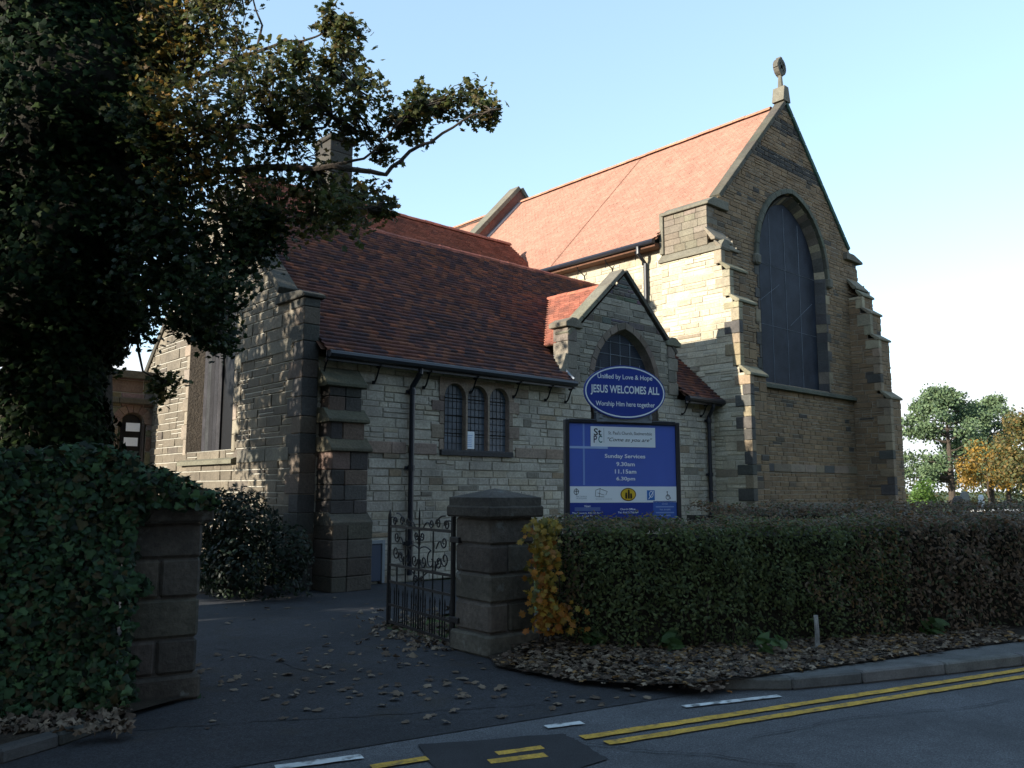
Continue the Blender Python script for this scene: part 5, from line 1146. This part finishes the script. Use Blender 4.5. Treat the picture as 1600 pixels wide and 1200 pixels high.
for i, (x, y, h, lab) in enumerate(((-10, -8, 13, 'unseen tree behind the viewer, added to block sky light'), (-2, -10, 12.5, 'dark unseen tree opposite the gate, added to block sky light'), (6, -11.5, 13.5, 'tall unseen tree opposite the vestry, added to block sky light'), (14, -12.5, 13, 'unseen tree opposite the notice board, added to block sky light'), (22, -15, 13.5, 'unseen tree opposite the nave gable, added to block sky light'), (31, -18, 14, 'unseen tree farthest along the opposite side, added to block sky light'))):
    big_tree('unseen_shade_tree', (x, y, 0), h, 1.2, 5.2, 6500, .55, IVY+GREEN, lab, group=SH, seedlumps=26)  # unseen belt added to cut the sky light reaching the church front

# ================================================================== churchyard beyond
def gpos(px, depth): p = at(px, 766, depth); return (p.x, p.y, 0)
def pine(name, loc, h, label):
    e = empty(name, loc); tag(e, label, 'pine tree'); b = MB(); trunk(b, [(0, 0, -.1), (.1, 0, h*.3), (.2, .1, h*.6), (.1, .1, h*.95)], .38, .08, 8); b.obj('trunk', M['bark'], e)
    cls = []; lb = MB()
    for k in range(60):
        z = h*rng.uniform(.22, .97); t = z/h; reach = .46*h*(1 if t < .75 else (1-t)/.25+.15)*rng.uniform(.45, 1); a = rng.uniform(0, 2*math.pi); tip = Vector((reach*math.cos(a), reach*math.sin(a), min(h, z+rng.uniform(.1, .7)))); lb.tube(wob_line((.1, .05, z-.5 if z > 1 else z), tip, 4, .05), [.09, .07, .05, .035, .02], 4, cap=False)
        for j in range(4): cls.append(((Vector((.1, .05, z-.3)).lerp(tip, rng.uniform(.55, 1.08)))+Vector((rng.gauss(0, .25), rng.gauss(0, .25), rng.gauss(.1, .15))), rng.uniform(.055, .105)*h))
    lb.obj('limbs', M['bark'], e, fix=False); pos, nrm = [], []
    for c, r_ in cls:
        for j in range(64):
            d = Vector((rng.gauss(0, 1), rng.gauss(0, 1), rng.gauss(0, .7))).normalized()*r_*rng.random()**.5; pos.append(tuple(c+d)); nrm.append((rng.gauss(0, 1), rng.gauss(0, 1), rng.gauss(.3, .8)))
    link('crown', leaf_mesh(name+'_crown', pos, nrm, [rng.uniform(.2, .42) for _ in pos], pick([(.10, .15, .07), (.13, .18, .085), (.08, .12, .06)], len(pos), .25), 'dia'), M['needle'], e)
pine('pine_tree', gpos(1487, 85), 11.9, 'spreading green pine in the churchyard right of the church')
pine('pine_tree', gpos(1548, 90), 11.2, 'thinner pine with bare lower limbs beside the spreading pine')
YEL = [(.30, .17, .03), (.34, .20, .04), (.24, .15, .03), (.16, .13, .04)]
big_tree('autumn_tree', gpos(1545, 76), 6.0, 1.0, 3.4, 3200, .28, YEL, 'low golden autumn tree below the pines', seedlumps=14, kind='dia', tr_r=.10)
big_tree('autumn_tree', gpos(1606, 62), 8.0, 1.2, 2.9, 5000, .24, [(.14, .12, .04), (.10, .11, .04), (.20, .13, .04)], 'olive and rust leaved tree at the picture edge', seedlumps=16, tr_r=.12)
bush('laurel_bush', (*gpos(1440, 80)[:2], 1.0), (2.2, 1.6, 1.7), 2400, .26, [(.09, .16, .03), (.11, .18, .04)], 'bright green laurel bush at the foot of the pines', kind='dia')
big_tree('far_tree', gpos(1575, 98), 7.5, 1.0, 4.2, 3500, .34, [(.10, .11, .04), (.14, .12, .045), (.08, .10, .04)], 'olive green tree in the gap between pines and picture edge', seedlumps=16)
big_tree('far_tree', gpos(1700, 70), 8, 1.5, 4, 3000, .3, GREEN, 'far dark green tree at the churchyard edge', seedlumps=14)
b = MB(); b.box(-30, 30, -1, 1, 0, 2.2, (.03, .04, .02)); fl = leaf_mesh('far_hedge', [(rng.uniform(-32, 32), rng.uniform(-1.5, 1.5), rng.uniform(0, 4.6)*rng.random()**.4) for _ in range(5000)], [(rng.gauss(0, .6), -1, rng.gauss(.3, .5)) for _ in range(5000)], [rng.uniform(.3, .55) for _ in range(5000)], pick(GREEN+[(.12, .09, .04)], 5000, .3), 'dia')
fh = link('far_shrubbery', fl, M['leaf']); p = at(1560, 766, 105); fh.location = (p.x, p.y, 0); fh.rotation_euler = (0, 0, YAW-math.pi/2); tag(fh, 'band of far shrubs behind the gravestones', 'shrubbery', kind='stuff')
GL_ = [(1495, 28, .55, 1.45, .14, 'dark upright gravestone left of the pale ones', (.09, .085, .08)), (1507, 29, .5, 1.6, .14, 'tall grey gravestone beside the dark one', (.2, .19, .17)), (1519, 27, .45, 1.05, .12, 'small white gravestone beside the tall grey one', (.55, .55, .55)), (1532, 27.5, .42, 1.5, .13, 'slim sunlit white gravestone left of the pale box tomb', (.6, .59, .56)), (1585, 26, .5, 1.2, .14, 'gravestone nearest the picture edge', (.16, .15, .13))]
for px, d, w, h, t, lab, col in GL_:
    A_ = arch(0, h*.8, w/2, h*.2, 6); P_ = [(-w/2, 0)]+A_+[(w/2, 0)]; b = MB(); b.prism(P_, 1, -t/2, t/2, col); me = b.me('gravestone'); bevel_mesh(me, .015); o = link('gravestone', me, M['stone']); o.location = gpos(px, d); o.rotation_euler = (0, R(rng.uniform(-3, 3)), R(rng.uniform(-20, 10))); tag(o, lab, 'gravestone', 'gravestones beyond the hedge')
e = empty('box_tomb', gpos(1552, 26), R(-25)); tag(e, 'pale grey box tomb with flat slab beyond the hedge', 'tomb'); bbox('chest', M['stone'], e, -.5, .5, -.35, .35, 0, .95, (.5, .5, .5), .02); bbox('slab', M['stone'], e, -.58, .58, -.42, .42, .954, 1.06, (.45, .45, .45), .02)

# ================================================================== fallen leaves
DRY = [(.15, .11, .078), (.11, .08, .058), (.19, .145, .105), (.085, .06, .045), (.23, .18, .13)]
def inside(p, poly):
    c = False; n = len(poly)
    for i in range(n):
        a, b_ = poly[i], poly[i-1]
        if (a[1] > p[1]) != (b_[1] > p[1]) and p[0] < (b_[0]-a[0])*(p[1]-a[1])/(b_[1]-a[1])+a[0]: c = not c
    return c
hedge_back = [Vector((*p, 0)) for p in HL[:7]]; poly = [(p.x, p.y) for p in lit_edge[:-1]] + [(p[0]+.35, p[1]+.35) for p in HL[6::-1]]
xs_, ys_ = [p[0] for p in poly], [p[1] for p in poly]; pos, nrm, sz = [], [], []
while len(pos) < 6500:
    p = (rng.uniform(min(xs_), max(xs_)), rng.uniform(min(ys_), max(ys_)))
    if not inside(p, poly): continue
    z = .120+abs(rng.gauss(0, .012)); 
    if p[0] < 6.0: z = .05+abs(rng.gauss(0, .03))+max(0, (p[0]-5.4))*.06
    pos.append((p[0]+rng.gauss(0, .04), p[1]+rng.gauss(0, .04), z)); nrm.append((rng.gauss(0, .22), rng.gauss(0, .22), 1)); sz.append(rng.uniform(.03, .075))
o = link('leaf_litter', leaf_mesh('leaf_litter', pos, nrm, sz, pick(DRY+[(.05, .035, .025), (.20, .12, .05)], len(pos), .35), 'maple', .5), M['dry']); tag(o, 'drift of brown fallen leaves along the hedge foot', 'leaf litter', kind='stuff')
pos, nrm, sz = [], [], []
for _ in range(700):                                   # left verge, gate foot
    t = rng.random()
    if t < .55: q = ground(rng.uniform(-40, 200), rng.uniform(1095, 1165)); z = .08
    else: q = ground(rng.gauss(660, 45), rng.gauss(985, 18)); z = .012
    pos.append((q.x, q.y, z+abs(rng.gauss(0, .012)))); nrm.append((rng.gauss(0, .4), rng.gauss(0, .4), 1)); sz.append(rng.uniform(.04, .10))
o = link('leaf_litter', leaf_mesh('leaf_litter_b', pos, nrm, sz, pick(DRY, len(pos), .3), 'maple', 1.0), M['dry']); tag(o, 'scatter of brown leaves under the ivy and the gate', 'leaf litter', kind='stuff')
protos = []
for k in range(8):
    me = leaf_mesh('fallen_leaf', [(0, 0, 0)], [(rng.gauss(0, .12), rng.gauss(0, .12), 1)], [1.0], [DRY[k % 5]], 'maple', .35); me.materials.append(M['dry'])
    zmin = min(v.co.z for v in me.vertices)
    for v in me.vertices: v.co.z -= zmin
    protos.append(me)
def fallen(x, y, z, s_):
    o = bpy.data.objects.new('fallen_leaf', rng.choice(protos)); COL.objects.link(o); o.location = (x, y, z); o.rotation_euler = (0, 0, rng.uniform(0, 6.28)); o.scale = (s_, s_, s_*rng.uniform(.7, 1.2)); tag(o, 'dry brown maple leaf lying on the dark tarmac', 'leaf', 'dry leaves scattered on the tarmac')
k = 0
while k < 190:
    t = rng.random()
    if t < .5: px, py = rng.uniform(300, 830), rng.triangular(990, 1150, 1060)
    elif t < .8: px, py = rng.uniform(430, 760), rng.triangular(960, 1110, 1050)
    elif t < .9: px, py = rng.uniform(330, 640), rng.uniform(935, 1000)
    else: px, py = rng.uniform(780, 1120), rng.uniform(1075, 1120)
    q = ground(px, py)
    if 5.35 < q.x < 6.3 and 6.2 < q.y < 7.1: continue
    if q.x < 2.9 and q.y > 6.6: continue
    fallen(q.x, q.y, .009, rng.triangular(.025, .115, .055)); k += 1
for px, py, s_ in ((1358, 1052, .09), (1325, 1057, .05), (1140, 1083, .05)):
    q = ground(px, py); o = bpy.data.objects.new('fallen_leaf', protos[0].copy()); COL.objects.link(o); o.location = (q.x, q.y, .006); o.scale = (s_, s_, s_*1.4); a = o.data.attributes['col']; a.data.foreach_set('color', [.42, .17, .03, 1]*len(o.data.polygons)); tag(o, 'orange fallen leaf in the gutter by the kerb', 'leaf', 'orange leaves in the gutter')
